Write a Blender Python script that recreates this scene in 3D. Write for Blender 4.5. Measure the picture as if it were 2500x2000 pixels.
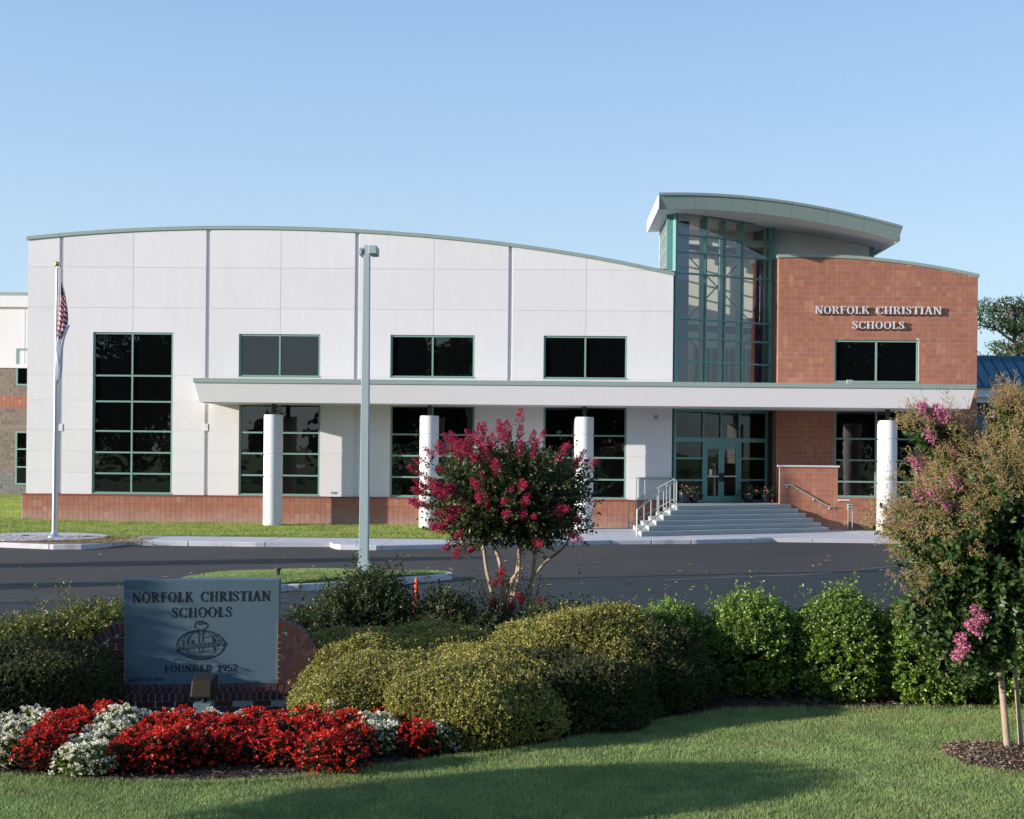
import bpy, bmesh, math, random
import numpy as np
from mathutils import Vector, Matrix, Quaternion

random.seed(7)
for _o in list(bpy.data.objects): bpy.data.objects.remove(_o)
scn = bpy.context.scene
COL = scn.collection

# ------------------------------------------------------------------ camera
FPX, HOR, ROLL, YAW, ZC = 3000.0, 1100.0, 0.0099, 0.028, 3.05
FW = np.array([-math.sin(YAW), math.cos(YAW), 0.0])
_r0 = np.array([math.cos(YAW), math.sin(YAW), 0.0]); _u0 = np.array([0, 0, 1.0])
UP = _u0 * math.cos(ROLL) - _r0 * math.sin(ROLL)
RT = _r0 * math.cos(ROLL) + _u0 * math.sin(ROLL)
EYE = np.array([0, 0, ZC])
cam_d = bpy.data.cameras.new('camera'); cam = bpy.data.objects.new('camera', cam_d); COL.objects.link(cam)
cam_d.sensor_fit = 'HORIZONTAL'; cam_d.sensor_width = 36.0; cam_d.lens = 36.0 * FPX / 2500.0
cam_d.shift_x = 0.0; cam_d.shift_y = (HOR - 1000.0) / 2500.0
cam_d.clip_start = 0.1; cam_d.clip_end = 3000
cam.matrix_world = Matrix(((RT[0], UP[0], -FW[0], 0), (RT[1], UP[1], -FW[1], 0), (RT[2], UP[2], -FW[2], ZC), (0, 0, 0, 1)))
scn.camera = cam

# ------------------------------------------------------------------ light
SUN = np.array([0.9455, 0.3256, -0.2345]); SUN /= np.linalg.norm(SUN)
w = bpy.data.worlds.new("World"); scn.world = w; w.use_nodes = True
nt = w.node_tree; bg = nt.nodes['Background']; sky = nt.nodes.new('ShaderNodeTexSky')
sky.sky_type = 'NISHITA'; sky.sun_disc = False
sky.sun_elevation = math.radians(13.2); sky.sun_rotation = math.atan2(-SUN[0], -SUN[1])
sky.altitude = 0; sky.air_density = 1.0; sky.dust_density = 0.6; sky.ozone_density = 2.0
# the clear morning sky: the physical sky blended with a pale, even haze layer that thins towards the zenith
tc = nt.nodes.new('ShaderNodeTexCoord'); spz = nt.nodes.new('ShaderNodeSeparateXYZ'); nt.links.new(tc.outputs['Generated'], spz.inputs[0])
rp_ = nt.nodes.new('ShaderNodeValToRGB'); nt.links.new(spz.outputs['Z'], rp_.inputs[0]); el_ = rp_.color_ramp.elements
for k_ in range(3): el_.new(.5)
for q_, (p_, c_) in zip(el_, [(0, (.56, .745, .93)), (.165, (.515, .70, .915)), (.25, (.43, .63, .895)), (.36, (.33, .53, .85)), (1, (.12, .27, .60))]): q_.position = p_; q_.color = (*c_, 1)
sc_ = nt.nodes.new('ShaderNodeVectorMath'); sc_.operation = 'SCALE'; sc_.inputs['Scale'].default_value = 3.96; nt.links.new(rp_.outputs[0], sc_.inputs[0])
mx_ = nt.nodes.new('ShaderNodeMix'); mx_.data_type = 'RGBA'; mx_.inputs[0].default_value = .75; nt.links.new(sky.outputs[0], mx_.inputs[6]); nt.links.new(sc_.outputs[0], mx_.inputs[7])
nt.links.new(mx_.outputs[2], bg.inputs[0]); bg.inputs[1].default_value = 0.15
sl = bpy.data.lights.new('sun', 'SUN'); sl.energy = 4.6; sl.angle = math.radians(0.5); sl.color = (1.0, 0.93, 0.86)
so = bpy.data.objects.new('sun', sl); COL.objects.link(so); so.location = (-60, -20, 40)
so.rotation_euler = Vector(SUN.tolist()).to_track_quat('-Z', 'Y').to_euler()
scn.view_settings.view_transform = 'Standard'; scn.view_settings.look = 'None'
scn.view_settings.exposure = 0.75; scn.view_settings.gamma = 1.0; scn.view_settings.use_curve_mapping = False
scn.cycles.max_bounces = 8; scn.cycles.transparent_max_bounces = 12

# ------------------------------------------------------------------ pixel helpers (photo pixels, 2500 x 2000)
def ray(px, py):
    return FW + RT * (px - 1250.0) / FPX - UP * (py - HOR) / FPX
def at(px, py, Y):                       # the point at depth Y seen at a pixel
    d = ray(px, py); return EYE + d * (Y / d[1])
def G(px, py, z=0.1):                    # the point of the level plane z seen at a pixel
    d = ray(px, py); return EYE + d * ((z - ZC) / d[2])

class Frame:
    def __init__(s, x, y, ang=0.0, t=None):
        s.o = np.array([x, y, 0.0]); s.t = np.array([math.cos(ang), math.sin(ang), 0.0]) if t is None else np.array([t[0], t[1], 0.0])
        s.n = np.array([s.t[1], -s.t[0], 0.0])           # outward, towards the viewer
    def pix(s, px, py):
        d = ray(px, py); k = np.dot(s.o - EYE, s.n) / np.dot(d, s.n); p = EYE + d * k
        return float(np.dot(p - s.o, s.t)), float(p[2])
    def P(s, a, z, d=0.0):
        q = s.o + s.t * a + s.n * d; return (q[0], q[1], z)

# ------------------------------------------------------------------ mesh helpers
class MB:
    def __init__(s): s.v = []; s.f = []; s.m = []
    def add(s, vs, fs, mi=0):
        b = len(s.v); s.v += [tuple(map(float, q)) for q in vs]; s.f += [tuple(b + i for i in f) for f in fs]; s.m += [mi] * len(fs)
    def hexa(s, p, mi=0): s.add(p, [(0, 3, 2, 1), (4, 5, 6, 7), (0, 1, 5, 4), (1, 2, 6, 5), (2, 3, 7, 6), (3, 0, 4, 7)], mi)
    def box(s, x0, x1, y0, y1, z0, z1, mi=0):
        s.hexa([(x0, y0, z0), (x1, y0, z0), (x1, y1, z0), (x0, y1, z0), (x0, y0, z1), (x1, y0, z1), (x1, y1, z1), (x0, y1, z1)], mi)
    def fbox(s, F, a0, a1, z0, z1, d0, d1, mi=0):
        s.hexa([F.P(a0, z0, d1), F.P(a1, z0, d1), F.P(a1, z0, d0), F.P(a0, z0, d0), F.P(a0, z1, d1), F.P(a1, z1, d1), F.P(a1, z1, d0), F.P(a0, z1, d0)], mi)
    def prism(s, F, poly, d0, d1, mi=0):
        n = len(poly); vs = [F.P(a, z, d1) for a, z in poly] + [F.P(a, z, d0) for a, z in poly]
        s.add(vs, [tuple(range(n)), tuple(range(2 * n - 1, n - 1, -1))] + [(i, i + n, (i + 1) % n + n, (i + 1) % n) for i in range(n)], mi)
    def gprism(s, poly, z0, z1, mi=0):
        n = len(poly); vs = [(p[0], p[1], z0) for p in poly] + [(p[0], p[1], z1) for p in poly]
        s.add(vs, [tuple(range(n - 1, -1, -1)), tuple(range(n, 2 * n))] + [(i, (i + 1) % n, (i + 1) % n + n, i + n) for i in range(n)], mi)
    def tube(s, pts, rad, n=8, mi=0, cap=True):
        pts = [np.array(p, float) for p in pts]; k = len(pts)
        if not hasattr(rad, '__len__'): rad = [rad] * k
        b = len(s.v); ref = None
        for i, p in enumerate(pts):
            d = pts[min(i + 1, k - 1)] - pts[max(i - 1, 0)]; d /= (np.linalg.norm(d) + 1e-9)
            if ref is None: ref = np.array([1.0, 0, 0]) if abs(d[0]) < .8 else np.array([0, 1.0, 0])
            u = np.cross(d, ref); u /= (np.linalg.norm(u) + 1e-9); v_ = np.cross(d, u); ref = -v_ if False else np.cross(u, d)
            for j in range(n):
                a = 2 * math.pi * j / n; q = p + rad[i] * (math.cos(a) * u + math.sin(a) * v_); s.v.append(tuple(q))
        for i in range(k - 1):
            for j in range(n):
                a = b + i * n + j; c = b + i * n + (j + 1) % n
                s.f.append((a, c, c + n, a + n)); s.m.append(mi)
        if cap:
            s.f.append(tuple(b + j for j in range(n - 1, -1, -1))); s.m.append(mi)
            s.f.append(tuple(b + (k - 1) * n + j for j in range(n))); s.m.append(mi)
    def cyl(s, x, y, z0, z1, r0, r1=None, n=20, mi=0): s.tube([(x, y, z0), (x, y, z1)], [r0, r0 if r1 is None else r1], n, mi)
    def lathe(s, x, y, prof, n=20, mi=0):
        b = len(s.v)
        for r, z in prof:
            for j in range(n):
                a = 2 * math.pi * j / n; s.v.append((x + r * math.cos(a), y + r * math.sin(a), z))
        for i in range(len(prof) - 1):
            for j in range(n):
                a = b + i * n + j; c = b + i * n + (j + 1) % n
                s.f.append((a, c, c + n, a + n)); s.m.append(mi)
        s.f.append(tuple(b + j for j in range(n - 1, -1, -1))); s.m.append(mi)
        s.f.append(tuple(b + (len(prof) - 1) * n + j for j in range(n))); s.m.append(mi)

def tag(o, label=None, cat=None, group=None, kind=None):
    if label: o['label'] = label
    if cat: o['category'] = cat
    if group: o['group'] = group
    if kind: o['kind'] = kind
    return o
def inv_of(parent):
    L = Vector((0, 0, 0)); p = parent
    while p is not None: L += p.location; p = p.parent
    # children are written in world coordinates
    return L
def link(o, parent):
    COL.objects.link(o)
    if parent is not None:
        o.parent = parent
        root = parent
        while root.parent is not None: root = root.parent
        if parent is root: o.matrix_parent_inverse = Matrix.Translation(-root.location)
        else: o.matrix_parent_inverse = Matrix.Translation(-parent.location)
    return o
def obj(name, mb, mats, parent=None, smooth=False, bevel=0.0, recalc=True, base=True):
    me = bpy.data.meshes.new(name); me.from_pydata(mb.v, [], mb.f)
    if not isinstance(mats, (list, tuple)): mats = [mats]
    for m in mats: me.materials.append(m)
    if len(mats) > 1: me.polygons.foreach_set('material_index', mb.m)
    if recalc:
        bm = bmesh.new(); bm.from_mesh(me); bmesh.ops.recalc_face_normals(bm, faces=bm.faces); bm.to_mesh(me); bm.free()
    if smooth:
        me.polygons.foreach_set('use_smooth', [True] * len(me.polygons))
        try: me.set_sharp_from_angle(angle=math.radians(40))
        except Exception: pass
    o = bpy.data.objects.new(name, me)
    if parent is None and base and mb.v:
        v = np.array(mb.v); c = np.array([(v[:, 0].min() + v[:, 0].max()) / 2, (v[:, 1].min() + v[:, 1].max()) / 2, v[:, 2].min()])
        me.transform(Matrix.Translation(Vector((-c).tolist()))); o.location = c.tolist()
    link(o, parent)
    if bevel:
        b = o.modifiers.new('bevel', 'BEVEL'); b.width = bevel; b.segments = 2; b.limit_method = 'ANGLE'
    return o
def empty(name, x, y, z=0.0, label=None, category=None, group=None):
    o = bpy.data.objects.new(name, None); COL.objects.link(o); o.location = (float(x), float(y), float(z)); o.empty_display_size = .3
    return tag(o, label, category, group)
def fastmesh(name, V, F, mats, parent=None, mi=None, origin=None, smooth=False):
    V = np.asarray(V, np.float32); F = np.asarray(F, np.int32); k = F.shape[1]
    me = bpy.data.meshes.new(name); me.vertices.add(len(V)); me.loops.add(F.size); me.polygons.add(len(F))
    o = bpy.data.objects.new(name, me)
    if parent is None and origin is not None: V = V - np.array(origin, np.float32); o.location = [float(c) for c in origin]
    me.vertices.foreach_set('co', V.ravel()); me.loops.foreach_set('vertex_index', F.ravel())
    me.polygons.foreach_set('loop_start', np.arange(0, F.size, k, dtype=np.int32))
    try: me.polygons.foreach_set('loop_total', np.full(len(F), k, np.int32))
    except Exception: pass
    if not isinstance(mats, (list, tuple)): mats = [mats]
    for m in mats: me.materials.append(m)
    if mi is not None: me.polygons.foreach_set('material_index', np.asarray(mi, np.int32))
    if smooth: me.polygons.foreach_set('use_smooth', [True] * len(F))
    me.update(calc_edges=True); link(o, parent)
    return o

# ------------------------------------------------------------------ materials
MATS = {}
def nodes_of(name):
    m = bpy.data.materials.new(name); m.use_nodes = True; MATS[name] = m
    return m, m.node_tree.nodes, m.node_tree.links, m.node_tree.nodes['Principled BSDF']
def ramp(N, stops):
    r = N.new('ShaderNodeValToRGB'); e = r.color_ramp.elements
    while len(e) < len(stops): e.new(.5)
    for q, (p, c) in zip(e, stops): q.position = p; q.color = (*c, 1)
    return r
def noise(N, L, scale, detail=4, rough=.6, vec=None, coord='Object'):
    t = N.new('ShaderNodeTexNoise'); t.inputs['Scale'].default_value = scale; t.inputs['Detail'].default_value = detail; t.inputs['Roughness'].default_value = rough
    if vec is None:
        c = N.new('ShaderNodeNewGeometry'); L.new(c.outputs['Position'], t.inputs['Vector'])
    else: L.new(vec, t.inputs['Vector'])
    return t
def mat(name, col, rough=.7, var=.12, scale=3.0, fine=40.0, bump=0.0, bscale=60.0, metal=0.0, spec=.4, dirt=None, bdist=.01):
    m, N, L, B = nodes_of(name)
    n1 = noise(N, L, scale, 5); n2 = noise(N, L, fine, 3)
    mx = N.new('ShaderNodeMath'); mx.operation = 'ADD'; L.new(n1.outputs['Fac'], mx.inputs[0]); L.new(n2.outputs['Fac'], mx.inputs[1])
    hv = N.new('ShaderNodeMapRange'); hv.inputs['From Min'].default_value = .6; hv.inputs['From Max'].default_value = 1.4
    hv.inputs['To Min'].default_value = 1 - var; hv.inputs['To Max'].default_value = 1 + var; L.new(mx.outputs[0], hv.inputs[0])
    sc = N.new('ShaderNodeVectorMath'); sc.operation = 'SCALE'; sc.inputs[0].default_value = col; L.new(hv.outputs[0], sc.inputs['Scale'])
    out = sc.outputs[0]
    if dirt:
        dn = noise(N, L, dirt[1], 6, .7); r = N.new('ShaderNodeMapRange'); r.inputs['From Min'].default_value = dirt[2]; r.inputs['From Max'].default_value = dirt[2] + .15; L.new(dn.outputs['Fac'], r.inputs[0])
        k = N.new('ShaderNodeMath'); k.operation = 'MULTIPLY'; k.inputs[1].default_value = dirt[3]; L.new(r.outputs[0], k.inputs[0])
        mm = N.new('ShaderNodeMix'); mm.data_type = 'RGBA'; L.new(k.outputs[0], mm.inputs[0]); L.new(out, mm.inputs[6]); mm.inputs[7].default_value = (*dirt[0], 1); out = mm.outputs[2]
    L.new(out, B.inputs['Base Color'])
    B.inputs['Roughness'].default_value = rough; B.inputs['Metallic'].default_value = metal; B.inputs['Specular IOR Level'].default_value = spec
    if bump:
        bn = noise(N, L, bscale, 4); b = N.new('ShaderNodeBump'); b.inputs['Strength'].default_value = bump; b.inputs['Distance'].default_value = bdist
        L.new(bn.outputs['Fac'], b.inputs['Height']); L.new(b.outputs[0], B.inputs['Normal'])
    return m
def piece_mat(name, stops, rough=.8, bump=.3, bscale=80, spec=.3, efflor=None):
    # colour differs from piece to piece (per object and per loose island)
    m, N, L, B = nodes_of(name)
    g = N.new('ShaderNodeNewGeometry'); oi = N.new('ShaderNodeObjectInfo')
    a = N.new('ShaderNodeMath'); a.operation = 'ADD'; L.new(g.outputs['Random Per Island'], a.inputs[0]); L.new(oi.outputs['Random'], a.inputs[1])
    fr = N.new('ShaderNodeMath'); fr.operation = 'FRACT'; L.new(a.outputs[0], fr.inputs[0])
    r = ramp(N, stops); L.new(fr.outputs[0], r.inputs[0])
    n1 = noise(N, L, 25, 5); hv = N.new('ShaderNodeMapRange'); hv.inputs['To Min'].default_value = .8; hv.inputs['To Max'].default_value = 1.2; L.new(n1.outputs['Fac'], hv.inputs[0])
    sc = N.new('ShaderNodeVectorMath'); sc.operation = 'SCALE'; L.new(r.outputs[0], sc.inputs[0]); L.new(hv.outputs[0], sc.inputs['Scale'])
    out = sc.outputs[0]
    if efflor:
        sp = N.new('ShaderNodeSeparateXYZ'); L.new(g.outputs['Position'], sp.inputs[0])
        n2 = noise(N, L, .9, 4); h = N.new('ShaderNodeMath'); h.operation = 'MULTIPLY_ADD'; L.new(n2.outputs['Fac'], h.inputs[0]); h.inputs[1].default_value = -1.1; L.new(sp.outputs['Z'], h.inputs[2])
        mr = N.new('ShaderNodeMapRange'); mr.inputs['From Min'].default_value = efflor[0]; mr.inputs['From Max'].default_value = efflor[1]; mr.inputs['To Min'].default_value = .30; mr.inputs['To Max'].default_value = 0; L.new(h.outputs[0], mr.inputs[0])
        mm = N.new('ShaderNodeMix'); mm.data_type = 'RGBA'; L.new(mr.outputs[0], mm.inputs[0]); L.new(out, mm.inputs[6]); mm.inputs[7].default_value = (.5, .42, .38, 1); out = mm.outputs[2]
    L.new(out, B.inputs['Base Color']); B.inputs['Roughness'].default_value = rough; B.inputs['Specular IOR Level'].default_value = spec
    bn = noise(N, L, bscale, 3); b = N.new('ShaderNodeBump'); b.inputs['Strength'].default_value = bump; b.inputs['Distance'].default_value = .006
    L.new(bn.outputs['Fac'], b.inputs['Height']); L.new(b.outputs[0], B.inputs['Normal'])
    return m
def leaf_mat(name, stops, rough=.5, trans=.3, spec=.35, patch=None, dry=None):
    m, N, L, B = nodes_of(name)
    g = N.new('ShaderNodeNewGeometry'); r = ramp(N, stops); L.new(g.outputs['Random Per Island'], r.inputs[0])
    out = r.outputs[0]
    n1 = noise(N, L, 2.0 if patch is None else patch, 3); hv = N.new('ShaderNodeMapRange'); hv.inputs['From Min'].default_value = .3; hv.inputs['From Max'].default_value = .7
    hv.inputs['To Min'].default_value = .75; hv.inputs['To Max'].default_value = 1.25; L.new(n1.outputs['Fac'], hv.inputs[0])
    sc = N.new('ShaderNodeVectorMath'); sc.operation = 'SCALE'; L.new(out, sc.inputs[0]); L.new(hv.outputs[0], sc.inputs['Scale']); out = sc.outputs[0]
    if dry:
        n3 = noise(N, L, dry[1], 5, .7); r3 = N.new('ShaderNodeMapRange'); r3.inputs['From Min'].default_value = .5; r3.inputs['From Max'].default_value = .68; r3.inputs['To Max'].default_value = .75; L.new(n3.outputs['Fac'], r3.inputs[0])
        m3 = N.new('ShaderNodeMix'); m3.data_type = 'RGBA'; L.new(r3.outputs[0], m3.inputs[0]); L.new(out, m3.inputs[6]); m3.inputs[7].default_value = (*dry[0], 1); out = m3.outputs[2]
    L.new(out, B.inputs['Base Color']); B.inputs['Roughness'].default_value = rough; B.inputs['Specular IOR Level'].default_value = spec
    t = N.new('ShaderNodeBsdfTranslucent'); L.new(out, t.inputs['Color']); mx = N.new('ShaderNodeMixShader'); mx.inputs[0].default_value = trans
    L.new(B.outputs[0], mx.inputs[1]); L.new(t.outputs[0], mx.inputs[2]); L.new(mx.outputs[0], N['Material Output'].inputs[0])
    return m

M_white = mat('white_concrete', (.74, .712, .70), .85, .035, .35, 8, .25, 25, spec=.2, dirt=((.5, .48, .46), .5, .62, .25))
def weather(m, amt=.05, per_obj=.03):
    N, L = m.node_tree.nodes, m.node_tree.links; B = N['Principled BSDF']; src = B.inputs['Base Color'].links[0].from_socket
    g = N.new('ShaderNodeNewGeometry'); mp = N.new('ShaderNodeMapping'); mp.inputs['Scale'].default_value = (5.5, 5.5, .35); L.new(g.outputs['Position'], mp.inputs[0])
    n = noise(N, L, 1.0, 5, .65, vec=mp.outputs[0]); oi = N.new('ShaderNodeObjectInfo')
    a = N.new('ShaderNodeMapRange'); a.inputs['From Min'].default_value = .35; a.inputs['From Max'].default_value = .75; a.inputs['To Min'].default_value = 1.0; a.inputs['To Max'].default_value = 1 - amt; L.new(n.outputs['Fac'], a.inputs[0])
    c = N.new('ShaderNodeMapRange'); c.inputs['To Min'].default_value = 1 - per_obj; c.inputs['To Max'].default_value = 1 + per_obj * .4; L.new(oi.outputs['Random'], c.inputs[0])
    k = N.new('ShaderNodeMath'); k.operation = 'MULTIPLY'; L.new(a.outputs[0], k.inputs[0]); L.new(c.outputs[0], k.inputs[1])
    sc = N.new('ShaderNodeVectorMath'); sc.operation = 'SCALE'; L.new(src, sc.inputs[0]); L.new(k.outputs[0], sc.inputs['Scale']); L.new(sc.outputs[0], B.inputs['Base Color'])
weather(M_white, .04, .03)
M_fascia = mat('fascia_stucco', (.74, .71, .70), .85, .03, .5, 12, .15, 30, spec=.2)
M_cream = mat('interior_plaster', (.72, .66, .55), .8, .04, 1, 20)
M_coping = mat('coping_metal', (.29, .355, .315), .45, .06, .8, 15, metal=.1, spec=.5)
M_frame = mat('window_frame_green', (.20, .33, .28), .42, .05, 2, 30, spec=.5)
M_tower = mat('tower_frame_green', (.13, .30, .27), .42, .05, 2, 30, spec=.5)
M_blue = mat('blue_steel', (.02, .035, .11), .4, .05, 2, 30)
M_darksteel = mat('dark_steel', (.04, .06, .05), .5, .1, 3, 30)
M_dark = mat('dark_interior', (.006, .007, .008), .9, .1, 2, 20, spec=.1)
M_mortar = mat('mortar', (.50, .41, .35), .95, .1, 3, 40, .3, 90)
M_mortar_sign = mat('sign_mortar', (.34, .345, .34), .95, .12, 3, 60, .4, 120)
M_tile = piece_mat('red_tile', [(0, (.32, .125, .080)), (.35, (.35, .142, .086)), (.7, (.375, .158, .095)), (.86, (.33, .122, .085)), (.94, (.42, .20, .115)), (1, (.39, .18, .10))], efflor=(-.35, .12))
M_tilecap = mat('red_cap', (.24, .055, .04), .6, .1, 3, 40)
M_brick = piece_mat('sign_brick', [(0, (.055, .022, .018)), (.3, (.085, .032, .024)), (.6, (.065, .026, .020)), (.85, (.11, .042, .030)), (1, (.045, .022, .02))], bump=.5)
M_cmu = piece_mat('split_face_block', [(0, (.20, .155, .125)), (.5, (.25, .195, .155)), (1, (.17, .135, .115))], bump=1.0, bscale=14)
M_cmug = piece_mat('grey_block', [(0, (.17, .17, .16)), (.5, (.22, .215, .20)), (1, (.14, .14, .135))], bump=1.0, bscale=14)
M_conc = mat('concrete', (.50, .49, .51), .9, .08, .6, 30, .3, 60, dirt=((.34, .33, .33), .7, .56, .35))
M_curb = mat('curb_concrete', (.56, .545, .56), .85, .08, 1.5, 30, .3, 60, dirt=((.24, .235, .23), 1.6, .54, .6))
M_steps = mat('step_concrete', (.36, .38, .37), .9, .12, 2.5, 40, .3, 60, dirt=((.27, .28, .28), 1.6, .55, .4))
M_galv = mat('rail_steel', (.36, .41, .38), .45, .08, 4, 50, metal=.3, spec=.5)
M_pole = mat('pole_paint', (.34, .42, .42), .45, .05, 2, 30, spec=.5)
M_alu = mat('aluminium', (.62, .62, .64), .35, .05, 4, 50, metal=.7)
M_gold = mat('gilded_ball', (.60, .45, .18), .3, .05, 10, 50, metal=.9)
M_granite = mat('granite', (.11, .17, .20), .8, .16, 2.0, 220, .25, 200, spec=.2)
M_letter_blk = mat('black_enamel', (.010, .009, .010), .6, .1, 5, 50)
M_letter = mat('brushed_letter', (.66, .63, .64), .4, .03, 5, 50, metal=.2)
M_black = mat('black_plastic', (.012, .012, .012), .35, .1, 6, 60)
M_bronze = mat('bronze_paint', (.022, .019, .014), .6, .1, 6, 60, spec=.2)
M_pot = mat('planter_glaze', (.012, .022, .035), .25, .1, 6, 60, spec=.6)
M_red = mat('cone_orange', (.75, .10, .03), .55, .08, 6, 60)
M_sticker = mat('door_sticker', (.55, .45, .06), .6, .05)
M_paper = mat('notice_paper', (.75, .73, .65), .8, .03)
M_bluero = mat('blue_metal_roof', (.035, .12, .17), .35, .05, 1.5, 20, metal=.2, spec=.6)
M_bluewall = mat('blue_grey_glass', (.10, .16, .19), .3, .1, 2, 20)
M_roof = mat('roof_membrane', (.30, .30, .29), .9, .1, 1, 20)
M_wflag = mat('white_flag_cloth', (.74, .74, .76), .85, .04, 6, 60)
M_bark = mat('pale_bark', (.36, .27, .185), .8, .22, 7, 60, .5, 60, dirt=((.20, .10, .06), 9, .60, .8))
M_barkd = mat('dark_bark', (.09, .07, .055), .9, .2, 7, 60, .6, 40)
M_twig = mat('twig', (.10, .07, .045), .9, .2, 10, 60)
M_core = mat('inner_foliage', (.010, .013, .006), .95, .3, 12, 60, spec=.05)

def asphalt(name, col, agg, rough, crack):
    m, N, L, B = nodes_of(name)
    g = N.new('ShaderNodeNewGeometry')
    n1 = noise(N, L, .35, 5); n2 = noise(N, L, 70, 2, .8)
    mp = N.new('ShaderNodeMapping'); mp.inputs['Scale'].default_value = (.25, 3.0, 1); L.new(g.outputs['Position'], mp.inputs[0])
    n3 = noise(N, L, 1.0, 5, .6, vec=mp.outputs[0])
    a = N.new('ShaderNodeMath'); a.operation = 'ADD'; L.new(n1.outputs['Fac'], a.inputs[0]); L.new(n3.outputs['Fac'], a.inputs[1])
    mr = N.new('ShaderNodeMapRange'); mr.inputs['From Min'].default_value = .6; mr.inputs['From Max'].default_value = 1.4; mr.inputs['To Min'].default_value = .72; mr.inputs['To Max'].default_value = 1.28; L.new(a.outputs[0], mr.inputs[0])
    m2 = N.new('ShaderNodeMapRange'); m2.inputs['From Min'].default_value = .35; m2.inputs['From Max'].default_value = .65; m2.inputs['To Min'].default_value = 1 - agg; m2.inputs['To Max'].default_value = 1 + agg; L.new(n2.outputs['Fac'], m2.inputs[0])
    mu = N.new('ShaderNodeMath'); mu.operation = 'MULTIPLY'; L.new(mr.outputs[0], mu.inputs[0]); L.new(m2.outputs[0], mu.inputs[1])
    sc = N.new('ShaderNodeVectorMath'); sc.operation = 'SCALE'; sc.inputs[0].default_value = col; L.new(mu.outputs[0], sc.inputs['Scale'])
    # pale dusty scuffs, stretched along the lane
    mp2 = N.new('ShaderNodeMapping'); mp2.inputs['Scale'].default_value = (.5, 2.2, 1); L.new(g.outputs['Position'], mp2.inputs[0])
    n4 = noise(N, L, .8, 8, .75, vec=mp2.outputs[0]); d = N.new('ShaderNodeMapRange'); d.inputs['From Min'].default_value = crack; d.inputs['From Max'].default_value = crack + .14; d.inputs['To Max'].default_value = .30; L.new(n4.outputs['Fac'], d.inputs[0])
    mm = N.new('ShaderNodeMix'); mm.data_type = 'RGBA'; L.new(d.outputs[0], mm.inputs[0]); L.new(sc.outputs[0], mm.inputs[6]); mm.inputs[7].default_value = (.22, .21, .20, 1)
    L.new(mm.outputs[2], B.inputs['Base Color']); B.inputs['Roughness'].default_value = rough; B.inputs['Specular IOR Level'].default_value = .3
    b = N.new('ShaderNodeBump'); b.inputs['Strength'].default_value = .6; b.inputs['Distance'].default_value = .006; L.new(n2.outputs['Fac'], b.inputs['Height']); L.new(b.outputs[0], B.inputs['Normal'])
    return m
M_asph_new = asphalt('asphalt_smooth', (.054, .051, .046), .12, .8, .62)
M_asph_old = asphalt('asphalt_coarse', (.030, .040, .042), .35, .85, .66)

def glass_dark(name, tint, wave):
    m, N, L, B = nodes_of(name)
    B.inputs['Base Color'].default_value = (*tint, 1); B.inputs['Roughness'].default_value = .015; B.inputs['IOR'].default_value = 1.75
    n = noise(N, L, 1.1, 2, .5); b = N.new('ShaderNodeBump'); b.inputs['Strength'].default_value = wave; b.inputs['Distance'].default_value = .02
    L.new(n.outputs['Fac'], b.inputs['Height']); L.new(b.outputs[0], B.inputs['Normal'])
    return m
M_glass = glass_dark('tinted_glass', (.0025, .003, .003), .35)
def glass_clear(name, tint, ior):
    m, N, L, B = nodes_of(name)
    t = N.new('ShaderNodeBsdfTransparent'); t.inputs[0].default_value = (*tint, 1); g = N.new('ShaderNodeBsdfGlossy'); g.inputs['Roughness'].default_value = .01
    lw = N.new('ShaderNodeLayerWeight'); pw = N.new('ShaderNodeMath'); pw.operation = 'POWER'; pw.inputs[1].default_value = 5.0; lw.inputs[0].default_value = .5
    L.new(lw.outputs['Facing'], pw.inputs[0]); f = N.new('ShaderNodeMath'); f.operation = 'MULTIPLY_ADD'; f.inputs[1].default_value = 1 - ior; f.inputs[2].default_value = ior; L.new(pw.outputs[0], f.inputs[0])
    n = noise(N, L, .8, 2, .5); b = N.new('ShaderNodeBump'); b.inputs['Strength'].default_value = .2; b.inputs['Distance'].default_value = .02
    L.new(n.outputs['Fac'], b.inputs['Height']); L.new(b.outputs[0], g.inputs['Normal'])
    mx = N.new('ShaderNodeMixShader'); L.new(f.outputs[0], mx.inputs[0]); L.new(t.outputs[0], mx.inputs[1]); L.new(g.outputs[0], mx.inputs[2])
    L.new(mx.outputs[0], N['Material Output'].inputs[0])
    return m
M_clear = glass_clear('tower_glass', (.93, .95, .94), .07)
M_door_glass = glass_clear('lobby_glass', (.42, .47, .44), .05)

L_lawn = leaf_mat('lawn_blades', [(0, (.16, .24, .08)), (.35, (.25, .36, .11)), (.7, (.33, .43, .14)), (.93, (.40, .47, .19)), (1, (.55, .50, .28))], .55, .35, patch=2.6, dry=((.36, .36, .14), .9))
L_lawnfar = leaf_mat('bright_grass_blades', [(0, (.19, .27, .04)), (.5, (.29, .39, .07)), (.85, (.38, .45, .10)), (1, (.48, .42, .20))], .6, .35, patch=.8, dry=((.42, .36, .17), .8))
L_mound = leaf_mat('mound_leaves', [(0, (.15, .18, .03)), (.45, (.30, .31, .06)), (.8, (.48, .43, .10)), (1, (.58, .38, .16))], .5, .3)
L_mound_g = leaf_mat('mound_leaves_green', [(0, (.06, .095, .02)), (.5, (.12, .155, .03)), (.9, (.20, .21, .05)), (1, (.3, .2, .08))], .5, .3)
L_round = leaf_mat('waxy_leaves', [(0, (.08, .16, .02)), (.5, (.16, .28, .035)), (.85, (.25, .37, .065)), (1, (.34, .45, .13))], .35, .3, spec=.5)
L_nandina = leaf_mat('nandina_leaves', [(0, (.022, .045, .012)), (.6, (.045, .075, .018)), (.94, (.10, .13, .03)), (1, (.24, .12, .05))], .45, .3)
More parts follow.
